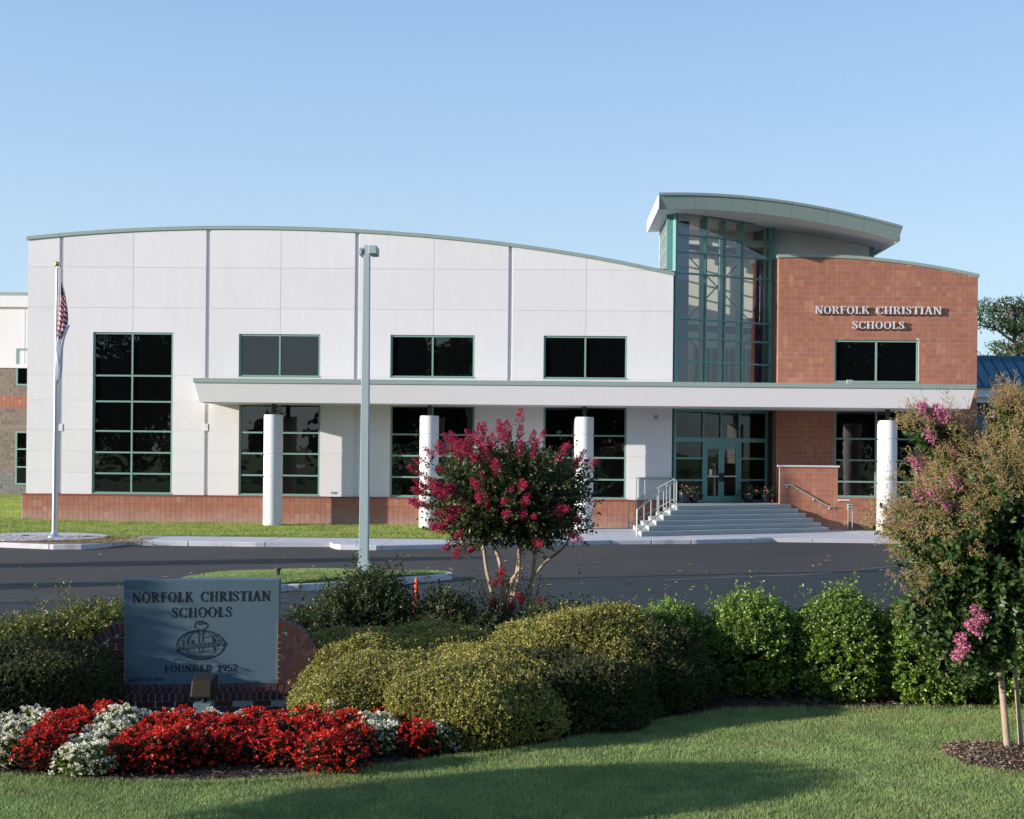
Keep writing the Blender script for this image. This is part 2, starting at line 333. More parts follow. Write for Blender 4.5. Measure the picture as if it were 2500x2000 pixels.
L_nandinal = leaf_mat('pale_nandina_leaves', [(0, (.09, .13, .02)), (.6, (.17, .20, .035)), (.92, (.25, .26, .07)), (1, (.35, .18, .08))], .45, .3)
L_myrtle = leaf_mat('myrtle_leaves', [(0, (.028, .05, .014)), (.5, (.05, .08, .02)), (.9, (.09, .12, .03)), (1, (.18, .12, .04))], .4, .25, spec=.45)
L_myrtle2 = leaf_mat('glossy_myrtle_leaves', [(0, (.022, .055, .014)), (.5, (.045, .095, .022)), (.9, (.08, .14, .035)), (1, (.17, .17, .05))], .42, .25, spec=.4)
L_magenta = leaf_mat('magenta_blooms', [(0, (.22, .006, .035)), (.5, (.42, .014, .07)), (.85, (.54, .04, .13)), (1, (.32, .10, .05))], .7, .35)
L_pink = leaf_mat('pink_blooms', [(0, (.48, .12, .24)), (.6, (.66, .22, .36)), (1, (.72, .36, .44))], .7, .35)
L_seed = leaf_mat('seed_sprays', [(0, (.30, .27, .08)), (.5, (.44, .36, .14)), (.8, (.48, .33, .16)), (1, (.52, .24, .20))], .7, .35)
L_red = leaf_mat('red_petals', [(0, (.42, .010, .008)), (.5, (.62, .022, .012)), (.9, (.70, .06, .03)), (1, (.75, .16, .08))], .5, .35)
L_wht = leaf_mat('white_petals', [(0, (.66, .62, .42)), (.6, (.78, .74, .58)), (1, (.80, .78, .70))], .6, .35)
L_begg = leaf_mat('begonia_green_leaves', [(0, (.05, .10, .015)), (.6, (.11, .17, .03)), (1, (.22, .26, .07))], .4, .3)
L_begr = leaf_mat('begonia_bronze_leaves', [(0, (.03, .018, .010)), (.6, (.07, .03, .015)), (1, (.10, .06, .02))], .4, .25)
L_pine = leaf_mat('pine_needles', [(0, (.02, .045, .012)), (.6, (.035, .07, .018)), (1, (.06, .10, .025))], .6, .2)
L_mulch = leaf_mat('mulch_chips', [(0, (.03, .02, .014)), (.5, (.075, .05, .035)), (.85, (.13, .09, .06)), (1, (.26, .19, .13))], .9, 0.0, spec=.1)
L_mulchl = leaf_mat('pale_mulch_chips', [(0, (.07, .045, .03)), (.5, (.16, .11, .08)), (.85, (.25, .18, .13)), (1, (.40, .30, .22))], .9, 0.0, spec=.1)
L_straw = leaf_mat('straw', [(0, (.20, .13, .05)), (.6, (.34, .23, .09)), (1, (.45, .33, .15))], .9, .1, spec=.1)
M_soil = mat('mulch_ground', (.045, .03, .022), .95, .3, 6, 50, .8, 30, bdist=.03)
M_grassbase = mat('grass_soil', (.09, .14, .045), .95, .25, 1.5, 40, .8, 50, bdist=.02)
M_grassfar = mat('far_grass_soil', (.17, .22, .05), .95, .25, .8, 20, .8, 50, dirt=((.30, .24, .11), .7, .60, .6))
M_straws = mat('straw_ground', (.20, .14, .07), .95, .35, 4, 40, .8, 50)

# ------------------------------------------------------------------ leaf helpers
rng = np.random.default_rng(11)
def unit(a): return a / (np.linalg.norm(a, axis=-1, keepdims=True) + 1e-9)
def leaves(P, D, ln, wd, fold=.25, rng=rng):
    """kite leaves: P base, D direction; returns V (4N,3), F (2N,3)"""
    n = len(P); ln = np.broadcast_to(ln, (n,))[:, None] * rng.uniform(.7, 1.25, (n, 1)); wd = np.broadcast_to(wd, (n,))[:, None] * rng.uniform(.75, 1.2, (n, 1))
    D = unit(D); R = unit(np.cross(D, rng.normal(size=(n, 3)))); Nn = np.cross(R, D)
    V = np.empty((n, 4, 3)); V[:, 0] = P; V[:, 1] = P + D * ln * .5 + R * wd * .5 + Nn * wd * fold; V[:, 2] = P + D * ln; V[:, 3] = P + D * ln * .5 - R * wd * .5 + Nn * wd * fold
    b = (np.arange(n) * 4)[:, None]; F = np.concatenate([b + np.array([[0, 1, 2]]), b + np.array([[0, 2, 3]])], 1).reshape(-1, 3)
    return V.reshape(-1, 3), F
def join(parts):
    V = []; F = []; M = []; o = 0
    for i, (v, f, mi) in enumerate(parts):
        V.append(v); F.append(f + o); M.append(np.full(len(f), mi)); o += len(v)
    return np.concatenate(V), np.concatenate(F), np.concatenate(M)
def on_shoots(S, E, per, ln, wd, t0=.25, spread=1.0, droop=0.0):
    n = len(S); t = rng.uniform(t0, 1, (n, per, 1)); P = S[:, None] + (E - S)[:, None] * t; P[..., 2] -= droop * t[..., 0] ** 2
    d = unit(E - S)[:, None]; side = rng.normal(size=(n, per, 3)); side -= (side * d).sum(-1, keepdims=True) * d; side = unit(side)
    D = d * .55 + side * spread; return leaves(P.reshape(-1, 3), D.reshape(-1, 3), ln, wd)
def ball(n, r=1.0, shell=.0):
    d = unit(rng.normal(size=(n, 3))); q = (shell + (1 - shell) * rng.random((n, 1)) ** (1 / 3)); return d * q * r
def tri_prisms(S, E, r0, r1):
    n = len(S); d = unit(E - S); u = unit(np.cross(d, rng.normal(size=(n, 3)))); v = np.cross(d, u); V = np.empty((n, 6, 3))
    for k in range(3):
        a = 2 * math.pi * k / 3; o = math.cos(a) * u + math.sin(a) * v; V[:, k] = S + o * r0; V[:, 3 + k] = E + o * r1
    f = np.array([[0, 1, 4], [0, 4, 3], [1, 2, 5], [1, 5, 4], [2, 0, 3], [2, 3, 5]]); F = ((np.arange(n) * 6)[:, None, None] + f[None]).reshape(-1, 3)
    return V.reshape(-1, 3), F

def inpoly(x, y, poly):
    x = np.asarray(x); y = np.asarray(y); r = np.zeros(x.shape, bool); n = len(poly)
    for i in range(n):
        x0, y0 = poly[i][:2]; x1, y1 = poly[(i + 1) % n][:2]
        if y0 == y1: continue
        c = ((y0 > y) != (y1 > y)) & (x < (x1 - x0) * (y - y0) / (y1 - y0) + x0); r ^= c
    return r
def hgt(x, y):
    return .012 * np.sin(x * .9 + 1) + .012 * np.sin(y * 1.3 + x * .4)

# ================================================================== GROUND
def sheet(name, poly, z, m, kind='structure', thick=None):
    b = MB()
    if thick: b.gprism(poly, z - thick, z)
    else: b.add([(p[0], p[1], z) for p in poly], [tuple(range(len(poly)))])
    return tag(obj(name, b, m, base=False), kind=kind)
sheet('ground', [(-900, -900), (900, -900), (900, 900), (-900, 900)], -.06, M_grassfar)
near_curb = [(-70, 21.5), (-9, 20.2), (-3, 19.6), (1, 18.8), (5, 17.6), (9, 17.2), (70, 17.2)]
sheet('road', [(-90, 10), (90, 10), (90, 60), (-90, 60)], 0.0, M_asph_old)
def gp(l, z=0.0): return [tuple(G(x, y, z)[:2]) for x, y in l]
curb_px = [(-900, 1325), (0, 1337), (130, 1342), (200, 1342), (240, 1339.5), (280, 1334.5), (313, 1332), (431, 1333), (624, 1335.5), (806, 1336), (814, 1340), (830, 1342.5), (918, 1344), (1060, 1341), (1250, 1336), (1496, 1329.5), (1700, 1328.5), (1850, 1325), (2128, 1316), (2400, 1306), (3300, 1296)]
curb_w = gp(curb_px)
seam = gp([(-900, 1475), (0, 1472), (280, 1463), (700, 1452), (1103, 1419), (1700, 1410), (1964, 1404), (2172, 1384), (2500, 1364), (3300, 1340)])
sheet('road', seam + [(p[0], p[1] + .2) for p in curb_w[::-1]], .004, M_asph_new)
# a light scraped line along the seam at the right
b = MB(); q = gp([(1620, 1417), (1800, 1409), (1964, 1404.5), (2060, 1395), (2172, 1384.5), (2300, 1376)])
for i in range(len(q) - 1):
    (xa, ya), (xb, yb) = q[i], q[i + 1]; b.add([(xa, ya - .05, .008), (xb, yb - .06, .008), (xb, yb + .06, .008), (xa, ya + .05, .008)], [(0, 1, 2, 3)])
tag(obj('road_seam', b, mat('pale_scrape', (.16, .155, .15), .95, .5, 3, 9), base=False), kind='structure')

rngc = random.Random(4)
def crack(pts, w_):
    b = MB(); q = gp(pts); P_ = []
    for i in range(len(q) - 1):
        for k in range(14):
            u = k / 14; P_.append((q[i][0] + (q[i + 1][0] - q[i][0]) * u, q[i][1] + (q[i + 1][1] - q[i][1]) * u + rngc.uniform(-.05, .05)))
    for i in range(len(P_) - 1):
        (xa, ya), (xb, yb) = P_[i], P_[i + 1]; wa = w_ * rngc.uniform(.5, 1.3); b.add([(xa, ya - wa, .0062), (xb, yb - wa, .0062), (xb, yb + wa, .0062), (xa, ya + wa, .0062)], [(0, 1, 2, 3)])
    tag(obj('road_crack', b, M_letter_blk, base=False), kind='structure')
crack([(-60, 1476), (120, 1468), (300, 1461)], .022); crack([(1280, 1462), (1420, 1452), (1600, 1449)], .012); crack([(690, 1490), (860, 1478)], .014)
land_front = [(p[0], p[1] + .13) for p in curb_w]
sheet('school_grounds', land_front + [(90, 140), (-90, 140)], .13, M_grassfar, thick=.3)
# grassy bank rising at the left end
b = MB(); nx, ny = 14, 14
for j in range(ny + 1):
    for i in range(nx + 1):
        x = -60 + 42.8 * i / nx; y = 42.5 + 42 * j / ny; b.v.append((x, y, .128 + .50 * min(1, max(0, (y - 44) / 20)) * min(1, max(0, (-16.8 - x) / 4 + .3))))
for j in range(ny):
    for i in range(nx):
        a = j * (nx + 1) + i; b.f.append((a, a + 1, a + nx + 2, a + nx + 1)); b.m.append(0)
tag(obj('grass_bank', b, M_grassfar, smooth=True, base=False, recalc=False), kind='structure')

# foreground land, planting bed
sheet('lawn', near_curb + [(70, -70), (-70, -70)], .10, M_grassbase, thick=.3)
lawn_px = [(-500, 1870), (0, 1902), (150, 1911), (350, 1919), (464, 1920), (696, 1909), (835, 1889), (1000, 1873), (1094, 1858), (1220, 1845), (1350, 1824), (1488, 1788), (1600, 1768), (1709, 1754), (1778, 1738), (1964, 1733), (2465, 1731), (3000, 1735)]
lawn_edge = gp(lawn_px, .1)
bed_poly = [(-30, lawn_edge[0][1])] + lawn_edge + [(40, lawn_edge[-1][1]), (40, 17.1), (9, 17.05), (5, 17.45), (1, 18.65), (-3, 19.45), (-9, 20.05), (-30, 20.8)]
sheet('planting_bed', bed_poly, .106, M_soil)
b = MB()
for i in range(len(near_curb) - 1):
    (xa, ya), (xb, yb) = near_curb[i], near_curb[i + 1]; n = max(1, int(math.hypot(xb - xa, yb - ya) / 3))
    for k in range(n):
        u0, u1 = k / n + .002, (k + 1) / n - .002; p0 = (xa + (xb - xa) * u0, ya + (yb - ya) * u0); p1 = (xa + (xb - xa) * u1, ya + (yb - ya) * u1)
        b.gprism([p0, p1, (p1[0], p1[1] + .15), (p0[0], p0[1] + .15)], -.1, .14)
tag(obj('curb', b, M_curb, base=False, bevel=.02), kind='structure')

# far kerb, one stone per joint, and pavement slabs
def interpY(pts, x): return float(np.interp(x, [p[0] for p in pts], [p[1] for p in pts]))
st = [float(G(px, py)[0]) for px, py in [(-700, 1328), (-380, 1333), (-100, 1336), (85, 1340), (205, 1342), (313, 1332), (431, 1333), (624, 1335.5), (806, 1336), (918, 1344), (1075, 1341), (1250, 1336), (1375, 1333), (1496, 1329.5), (1600, 1329), (1700, 1328.5), (1850, 1325), (1990, 1320), (2128, 1316), (2290, 1310), (2450, 1305), (2700, 1303), (3000, 1300)]]
sw = tag(bpy.data.objects.new('sidewalk', None), kind='structure'); COL.objects.link(sw)
kb = tag(bpy.data.objects.new('kerb', None), kind='structure'); COL.objects.link(kb)
xs_pad_end = float(G(300, 1332)[0]); x_wide = float(G(1165, 1309, .15)[0]); BACK = float(G(640, 1311.5, .15)[1])
for i in range(len(st) - 1):
    a, c = st[i] + .008, st[i + 1] - .008
    xs = [a] + [p[0] for p in curb_w if a < p[0] < c] + [c]
    fr = [(x, interpY(curb_w, x)) for x in xs]
    b = MB(); b.gprism([(x, y + (.0)) for x, y in fr] + [(x, y + .16) for x, y in fr[::-1]], -.1, .15); obj('kerb_stone', b, M_curb, kb, bevel=.025)
    if c < xs_pad_end: continue
    yb = BACK if c < x_wide + 1.2 else 46.95
    rows = [(None, yb)] if yb < 44 else [(None, 42.3), (42.3, yb)]
    for y0, y1 in rows:
        lo = [(x, y + .172) for x, y in fr] if y0 is None else [(a, y0 + .008), (c, y0 + .008)]
        b = MB(); b.gprism(lo + [(c, y1 - .008), (a, y1 - .008)], 0, .148 + random.uniform(-.002, .002)); obj('slab', b, M_conc, sw)
# round flagpole pad with straw in front of it
pc = G(118, 1311, .15); PADR = abs(G(288, 1311, .15)[0] - pc[0])
b = MB(); b.gprism([(pc[0] + PADR * math.cos(t) * 1.0 - .3, pc[1] + 1.75 * math.sin(t)) for t in np.linspace(0, 2 * math.pi, 40, endpoint=False)], 0, .17)
tag(obj('flagpole_pad', b, M_conc, base=False), kind='structure')
sheet('straw_strip', [(x, y + .16) for x, y in curb_w if -30 < x < xs_pad_end + .4] + [(xs_pad_end + .2, 38.6), (pc[0] + 1.4, pc[1] - .8), (-30, 38.6)], .137, M_straws)

# kerbed traffic island under the lamp post
isl = gp([(420, 1436), (480, 1443), (560, 1447), (640, 1449), (700, 1444), (732, 1444), (834, 1438), (960, 1428), (1060, 1420), (1100, 1416), (1106, 1412), (1085, 1410), (960, 1411), (800, 1412), (640, 1414), (520, 1418), (440, 1427)])
ic = np.mean(np.array(isl), 0)
b = MB(); n = len(isl)
for i in range(n):
    p, q = np.array(isl[i]), np.array(isl[(i + 1) % n]); e = (q - p) * .004; pi_ = p + (ic - p) * .02; qi = q + (ic - q) * .02
    nrm = lambda v: v + (ic - v) / np.linalg.norm(ic - v) * .17 * np.array([1.0, 1.0])
    b.gprism([tuple(p + e), tuple(q - e), tuple(nrm(q - e)), tuple(nrm(p + e))], -.05, .15)
tag(obj('island_curb', b, M_curb, base=False, bevel=.02), kind='structure')
isl_in = [tuple(np.array(p) + (ic - np.array(p)) / np.linalg.norm(ic - np.array(p)) * .165) for p in isl]
b = MB(); rings = [(1.0, .14), (.85, .19), (.5, .24), (.2, .25)]
for s_, z in rings:
    for p in isl_in: b.v.append((ic[0] + (p[0] - ic[0]) * s_, ic[1] + (p[1] - ic[1]) * s_, z))
for k in range(3):
    for i in range(n): b.f.append((k * n + i, k * n + (i + 1) % n, (k + 1) * n + (i + 1) % n, (k + 1) * n + i)); b.m.append(0)
b.f.append(tuple(3 * n + i for i in range(n))); b.m.append(0)
tag(obj('island_ground', b, M_grassbase, smooth=True, base=False), kind='structure')

# ================================================================== SCHOOL BUILDING
YF = 47.2
F0 = Frame(0, YF)
B0 = empty('school_building', -5.5, YF, .13, label='long white concrete school with curved roofline, glazed entrance tower and red tiled wing', category='building')
def px0(x, y=1050): return F0.pix(x, y)[0]
def pz0(x, y): return F0.pix(x, y)[1]
xL, xR = px0(66, 900), px0(1643.6, 800)
roof_px = [(71.5, 576.7), (208.7, 565.2), (323.5, 557.4), (495.6, 551.6), (678, 552.7), (800, 555.8), (951, 565), (1040, 572), (1128.7, 579.8), (1217, 589.7), (1303.5, 601), (1389.5, 613.7), (1478, 629.4), (1561.7, 647), (1643.6, 664.3)]
roof_w = [F0.pix(*p) for p in roof_px]
cf = np.polyfit([p[0] for p in roof_w], [p[1] for p in roof_w], 4)
def rtop(x): return float(np.polyval(cf, x))
COP = .135
base_z = pz0(1050, 1213.5 + 2)                                   # top of the red plinth
rows = [base_z] + [pz0(140, y) for y in (1153, 1101, 1049, 977, 914.8, 750.6, 652)]
def vx(px): return px0(px, 900)
breaks = [(xL, vx(143)), (vx(152), vx(323.5)), (vx(323.5), vx(501)), (vx(510.5), vx(683.5)), (vx(683.5), vx(864.5)), (vx(874.5), vx(1057)), (vx(1057), vx(1239.5)), (vx(1249.5), vx(1429.5)), (vx(1429.5), xR)]
# windows: (left, right, top, bottom px, mullion x, transom ys, label)
def wrect(x0, x1, y0, y1, F=None):
    F = F or F0; a, z1 = F.pix(x0, y0); c, z0 = F.pix(x1, y1); a2, z0b = F.pix(x0, y1); return [(a + a2) / 2, F.pix(x1, (y0 + y1) / 2)[0], z0, z1]
wins = [
    (225.5, 421.5, 810.8, 1206, 321, (917.3, 980.5, 1053, 1105, 1156.5), 'tall six-row window at the left end'),
    (583, 782, 815.3, 921.8, 682.5, (), 'upper window, first above the canopy, reflecting pale sky'),
    (953, 1159, 817.6, 923.6, 1056, (), 'upper window, second above the canopy'),
    (1327, 1531.5, 819.5, 927, 1429, (), 'upper window, third above the canopy'),
    (582.5, 781, 984, 1211, 681, (1056.7, 1107.8, 1161), 'lower window behind the first column'),
    (952, 1158, 988, 1214, 1055, (1061.4, 1113.5, 1165.7), 'lower window behind the second column'),
    (1326, 1529.5, 990, 1221, 1428, (1064, 1117.7, 1171), 'lower window behind the third column'),
    (2037, 2243, 829.8, 935.6, 2140, (), 'upper window in the red tiled wing'),
    (2037, 2240, 1000, 1216.5, 2139, (1072, 1124.5, 1177), 'lower window in the red tiled wing'),
]
wr = [wrect(*q[:4], F=(Frame(0, 48.5) if i_ > 6 else None)) for i_, q in enumerate(wins)]
for q in (wr[0], wr[4], wr[5], wr[6]): q[2] = max(q[2], base_z + .004) if q is not wr[0] else base_z + .02
for q in (wr[4], wr[5], wr[6]): q[2] = base_z + .015

def cell(a, c, z0, z1, top=None, R=wr[:7], d0=0.0, d1=-.24):
    """a wall piece between joints, cut round the windows; returns polygons (s, z)"""
    g = .007; a += g; c -= g; z0 += g
    if top is None: z1 -= g
    ov = [r for r in R if r[0] < c - .02 and r[1] > a + .02 and r[2] < z1 - .02 and r[3] > z0 + .02]
    full = [r for r in ov if r[2] <= z0 + .03 and r[3] >= z1 - .03]
    iv = [(a, c)]
    for r in full:
        nv = []
        for p, q in iv:
            if r[0] > p: nv.append((p, min(q, r[0])))
            if r[1] < q: nv.append((max(p, r[1]), q))
        iv = [t for t in nv if t[1] - t[0] > .02]
    out = []
    for p, q in iv:
        lo = [(p, z0), (q, z0)]; hi = [(p, z1), (q, z1)]
        for r in ov:
            if r in full: continue
            x0, x1 = max(p, r[0]), min(q, r[1])
            if x1 - x0 < .01: continue
            if r[2] <= z0 + .03:     # notch from below
                zz = r[3]; lo = ([(p, z0), (x0, z0)] if x0 > p + .01 else []) + [(x0, zz), (x1, zz)] + ([(x1, z0), (q, z0)] if x1 < q - .01 else [])
            elif r[3] >= z1 - .03:   # notch from above
                zz = r[2]; hi = ([(p, z1), (x0, z1)] if x0 > p + .01 else []) + [(x0, zz), (x1, zz)] + ([(x1, z1), (q, z1)] if x1 < q - .01 else [])
            else:                    # opening inside: take the lower notch down to the joint
                zz = r[3]; lo = ([(p, z0), (x0, z0)] if x0 > p + .01 else []) + [(x0, zz), (x1, zz)] + ([(x1, z0), (q, z0)] if x1 < q - .01 else [])
        if top is not None: hi = [(x, top(x)) for x in np.linspace(p, q, 8)]
        out.append(lo + hi[::-1])
    return out
for (a, c) in breaks:
    for i in range(len(rows)):
        last = i == len(rows) - 1
        z1 = rows[i + 1] if not last else 99
        for poly in cell(a, c, rows[i], z1 if not last else 30.0, (lambda x: rtop(x) - COP) if last else None):
            b = MB(); b.prism(F0, poly, 0, -.22); obj('wall_panel', b, M_white, B0)
# recessed strips behind the joints and broad reveals
def cut_iv(lo, hi, blocks):
    iv = [(lo, hi)]
    for p, q in blocks:
        nv = []
        for s_, e in iv:
            if p > s_: nv.append((s_, min(e, p)))
            if q < e: nv.append((max(s_, q), e))
        iv = [t for t in nv if t[1] - t[0] > .03]
    return iv
b = MB()
for zr in rows[1:]:
    wide_g = [(breaks[k_][1], breaks[k_ + 1][0]) for k_ in range(len(breaks) - 1) if breaks[k_ + 1][0] - breaks[k_][1] > .05]
    for p, q in cut_iv(xL + .01, xR - .01, [(r[0], r[1]) for r in wr[:7] if r[2] < zr < r[3]] + wide_g): b.fbox(F0, p, q, zr - .03, zr + .03, -.012, -.08)
for k, (a, c) in enumerate(breaks[:-1]):
    e = breaks[k + 1][0]; wide = e - c > .05; m_ = (c + e) / 2; hw = (e - c) / 2 + .03
    zt = rtop(m_) - COP
    for p, q in cut_iv(base_z + .01, zt - .01, [(r[2], r[3]) for r in wr[:7] if r[0] < m_ < r[1]]): b.fbox(F0, m_ - hw, m_ + hw, p, q, -.05 if wide else -.015, -.10)
obj('joint_backing', b, M_white, B0)
for px, py in ((147.5, 1044), (502, 1043.5)):
    a, z = F0.pix(px, py); b = MB(); b.fbox(F0, a - .10, a + .10, z - .14, z + .14, .02, -.04); obj('scupper_box', b, M_white, B0, bevel=.008)
# coping of the hall
segs = [xL - .06] + [px0(x, 600) for x in (145, 240, 323, 410, 495, 586, 678, 800, 865, 951, 1040, 1128, 1217, 1303, 1389, 1478, 1561)] + [xR + .03]
for p, q in zip(segs[:-1], segs[1:]):
    xs = np.linspace(p + .004, q - .004, 4); b = MB(); b.prism(F0, [(x, rtop(x) - COP) for x in xs] + [(x, rtop(x)) for x in xs[::-1]], .05, -.35); obj('coping', b, M_coping, B0)
# body behind the facade
b = MB(); xs = np.linspace(xL + .002, xR - .01, 30)
b.prism(F0, [(xs[0], .1), (xs[-1], .1)] + [(x, rtop(x) - .5) for x in xs[::-1]], -.34, -38)
obj('hall_body', b, M_white, B0)
# dark rooms behind panes: the body front is painted by the panes' own tint
def window(i, F=F0, parent=B0, rect=None, spec=None, Fm=M_frame, rec=.07):
    x0, x1, y0, y1, mx, ty, lab = spec; a, c, z0, z1 = rect
    fw = .075; b = MB(); d0, d1 = -rec + .03, -rec - .06
    b.fbox(F, a, a + fw, z0, z1, d0, d1); b.fbox(F, c - fw, c, z0, z1, d0, d1)
    b.fbox(F, a + fw, c - fw, z1 - fw, z1, d0, d1); b.fbox(F, a + fw, c - fw, z0, z0 + fw, d0, d1)
    mxs = F.pix(mx, (y0 + y1) / 2)[0]; mh = .032
    zs = sorted([F.pix(mx, y)[1] for y in ty])
    b.fbox(F, mxs - mh, mxs + mh, z0 + fw, z1 - fw, d0 - .004, d1)
    for z in zs:
        b.fbox(F, a + fw, mxs - mh, z - mh, z + mh, d0 - .008, d1); b.fbox(F, mxs + mh, c - fw, z - mh, z + mh, d0 - .008, d1)
    # sill drip
    b.fbox(F, a - .01, c + .01, z0 - .012, z0 + .03, .012 if rec > .03 else .03, d1)
    w_ = obj('window', b, Fm, parent); w_['label'] = lab
    zz = [z0 + fw] + zs + [z1 - fw]; k = 0
    for j in range(len(zz) - 1):
        for (s0, s1) in ((a + fw, mxs - mh), (mxs + mh, c - fw)):
            zb = zz[j] + (mh if j else 0); zt = zz[j + 1] - (mh if j < len(zz) - 2 else 0)
            if zt - zb < .05: continue
            t = random.uniform(-.0012, .0012) * 3; p = MB()
            dm = -rec - .02
            p.hexa([F.P(s0 - .02, zb - .02, dm - .012), F.P(s1 + .02, zb - .02, dm - .012 + t), F.P(s1 + .02, zb - .02, dm + t), F.P(s0 - .02, zb - .02, dm), F.P(s0 - .02, zt + .02, dm - .012 + t * .5), F.P(s1 + .02, zt + .02, dm - .012 + t), F.P(s1 + .02, zt + .02, dm + t), F.P(s0 - .02, zt + .02, dm + t * .5)])
            obj('pane', p, M_glass, w_)
for i in range(7): window(i, F0, B0, wr[i], wins[i])

# ---- red tiled plinth, upper wing wall: tiles
TS = .2; tile_candidates = []; tile_mesh = {}
def tile_mesh_for(F, w_, h_):
    k = (round(float(F.t[0]), 3), round(float(F.t[1]), 3), round(w_, 3), round(h_, 3))
    if k not in tile_mesh:
        b = MB(); g = .006; b.fbox(Frame(0, 0, t=F.t), -w_ / 2 + g, w_ / 2 - g, -h_ / 2 + g, h_ / 2 - g, .005, -.01)
        me = bpy.data.meshes.new('tile'); me.from_pydata(b.v, [], b.f); me.materials.append(M_tile)
        bm = bmesh.new(); bm.from_mesh(me); bmesh.ops.recalc_face_normals(bm, faces=bm.faces); bm.to_mesh(me); bm.free(); tile_mesh[k] = me
    return tile_mesh[k]
def tiles(F, a, c, z0, z1, d, holes=(), top=None, cap=None):
    n = max(1, round((c - a) / TS)); w_ = (c - a) / n; m = max(1, round((z1 - z0) / TS)); h_ = (z1 - z0) / m; out = []
    for i in range(n):
        for j in range(m):
            s0, s1, zb, zt = a + i * w_, a + (i + 1) * w_, z0 + j * h_, z0 + (j + 1) * h_
            mid = (s0 + s1) / 2
            if top is not None:
                lim = min(top(s0), top(s1))
                if zb > lim - .03: continue
                zt = min(zt, lim)
            bad = False
            for r in holes:
                if s0 < r[1] - .01 and s1 > r[0] + .01 and zb < r[3] - .01 and zt > r[2] + .01:
                    # clip the tile against the opening
                    if s0 < r[0] - .03: s1 = min(s1, r[0])
                    elif s1 > r[1] + .03: s0 = max(s0, r[1])
                    elif zb < r[2] - .03: zt = min(zt, r[2])
                    elif zt > r[3] + .03: zb = max(zb, r[3])
                    else: bad = True
            if bad or s1 - s0 < .03 or zt - zb < .03: continue
            out.append((F, s0, s1, zb, zt, d))
    return out
pl_l = px0(55.8, 1240); DP = .12
zb_pl = .10
tset_base = tiles(Frame(0, YF - DP), pl_l + .02, xR - .05, zb_pl, base_z - .06, 0)
b = MB(); b.fbox(F0, pl_l, xR, .0, base_z - .055, DP - .004, -.3); obj('plinth_backing', b, M_mortar, B0)
b = MB(); b.fbox(F0, pl_l - .02, xR, base_z - .055, base_z, DP + .02, -.02); obj('plinth_cap', b, M_tilecap, B0)
YWG = 48.5; F1 = Frame(0, YWG)
bw_l, bw_r = F1.pix(1898.5, 850)[0], F1.pix(2386, 850)[0]
wing_px = [(1901.5, 621.7), (2028, 622.3), (2121, 627), (2211.8, 637.6), (2302, 652), (2388, 668.7)]
ww = [F1.pix(*p) for p in wing_px]; cw = np.polyfit([p[0] for p in ww], [p[1] for p in ww], 3)
def wtop(x): return float(np.polyval(cw, x))
can_b = 4.0
tset_wing = tiles(F1, bw_l + .01, bw_r - .01, .15, wtop(bw_l) + .2, 0, holes=wr[7:], top=lambda x: wtop(x) - .125)
b = MB()
xs = list(np.linspace(bw_l, bw_r, 20)); zw = min(wr[7][2], 99)
# backing with real openings
for p, q in ((bw_l, wr[7][0]), (wr[7][1], bw_r)):
    xx = np.linspace(p, q, 10); b.prism(F1, [(p, .1), (q, .1)] + [(x, wtop(x) - .06) for x in xx[::-1]], -.002, -.25)
a_, c_ = wr[7][0], wr[7][1]
xx = np.linspace(a_, c_, 8); b.prism(F1, [(a_, wr[7][3]), (c_, wr[7][3])] + [(x, wtop(x) - .06) for x in xx[::-1]], -.002, -.25)
b.fbox(F1, a_, c_, wr[8][3], wr[7][2], -.002, -.25); b.fbox(F1, a_, c_, .1, wr[8][2], -.002, -.25)
obj('wing_backing', b, M_mortar, B0)
b = MB(); b.prism(F1, [(bw_l + .02, .1), (bw_r, .1)] + [(x, wtop(x) - .4) for x in np.linspace(bw_l + .02, bw_r, 12)[::-1]], -.34, -22); obj('wing_body', b, M_cream, B0)
cs = np.linspace(bw_l - .04, bw_r + .05, 6)
for p, q in zip(cs[:-1], cs[1:]):
    xs = np.linspace(p + .004, q - .004, 4); b = MB(); b.prism(F1, [(x, wtop(x) - .125) for x in xs] + [(x, wtop(x)) for x in xs[::-1]], .05, -.35); obj('coping', b, M_coping, B0)
for i in (7, 8): window(i, F1, B0, wr[i], wins[i])
# left return of the wing, seen edge on
RL = 1.25; FR = Frame(bw_l, YWG + RL, t=(0, -1))
tset_ret = tiles(FR, 0.0, RL, .15, wtop(bw_l) - .13, 0)
b = MB(); b.fbox(FR, 0, RL - .26, .1, wtop(bw_l) - .1, -.003, -.3); obj('return_backing', b, M_mortar, B0)
b = MB(); b.fbox(FR, 0, RL + .0, wtop(bw_l) - .125, wtop(bw_l) - .004, .045, -.3); obj('coping', b, M_coping, B0)
cx, cz = F1.pix(2140, 790)
allt = tset_wing + tset_base + tset_ret
vis = [t for t in tset_wing if t[3] > 5.4]
vis.sort(key=lambda t: abs((t[1] + t[2]) / 2 - cx) * .55 + abs((t[3] + t[4]) / 2 - cz))
solo = set(id(t) for t in vis[:296]); rest = MB()
for t in allt:
    F, s0, s1, zb, zt, d = t
    if id(t) in solo:
        o = bpy.data.objects.new('tile', tile_mesh_for(F, s1 - s0, zt - zb)); o.location = F.P((s0 + s1) / 2, (zb + zt) / 2, d); link(o, B0)
    else: rest.fbox(F, s0 + .006, s1 - .006, zb + .006, zt - .006, d + .005, d - .001)
tag(obj('tile_field', rest, M_tile, B0), kind='stuff')

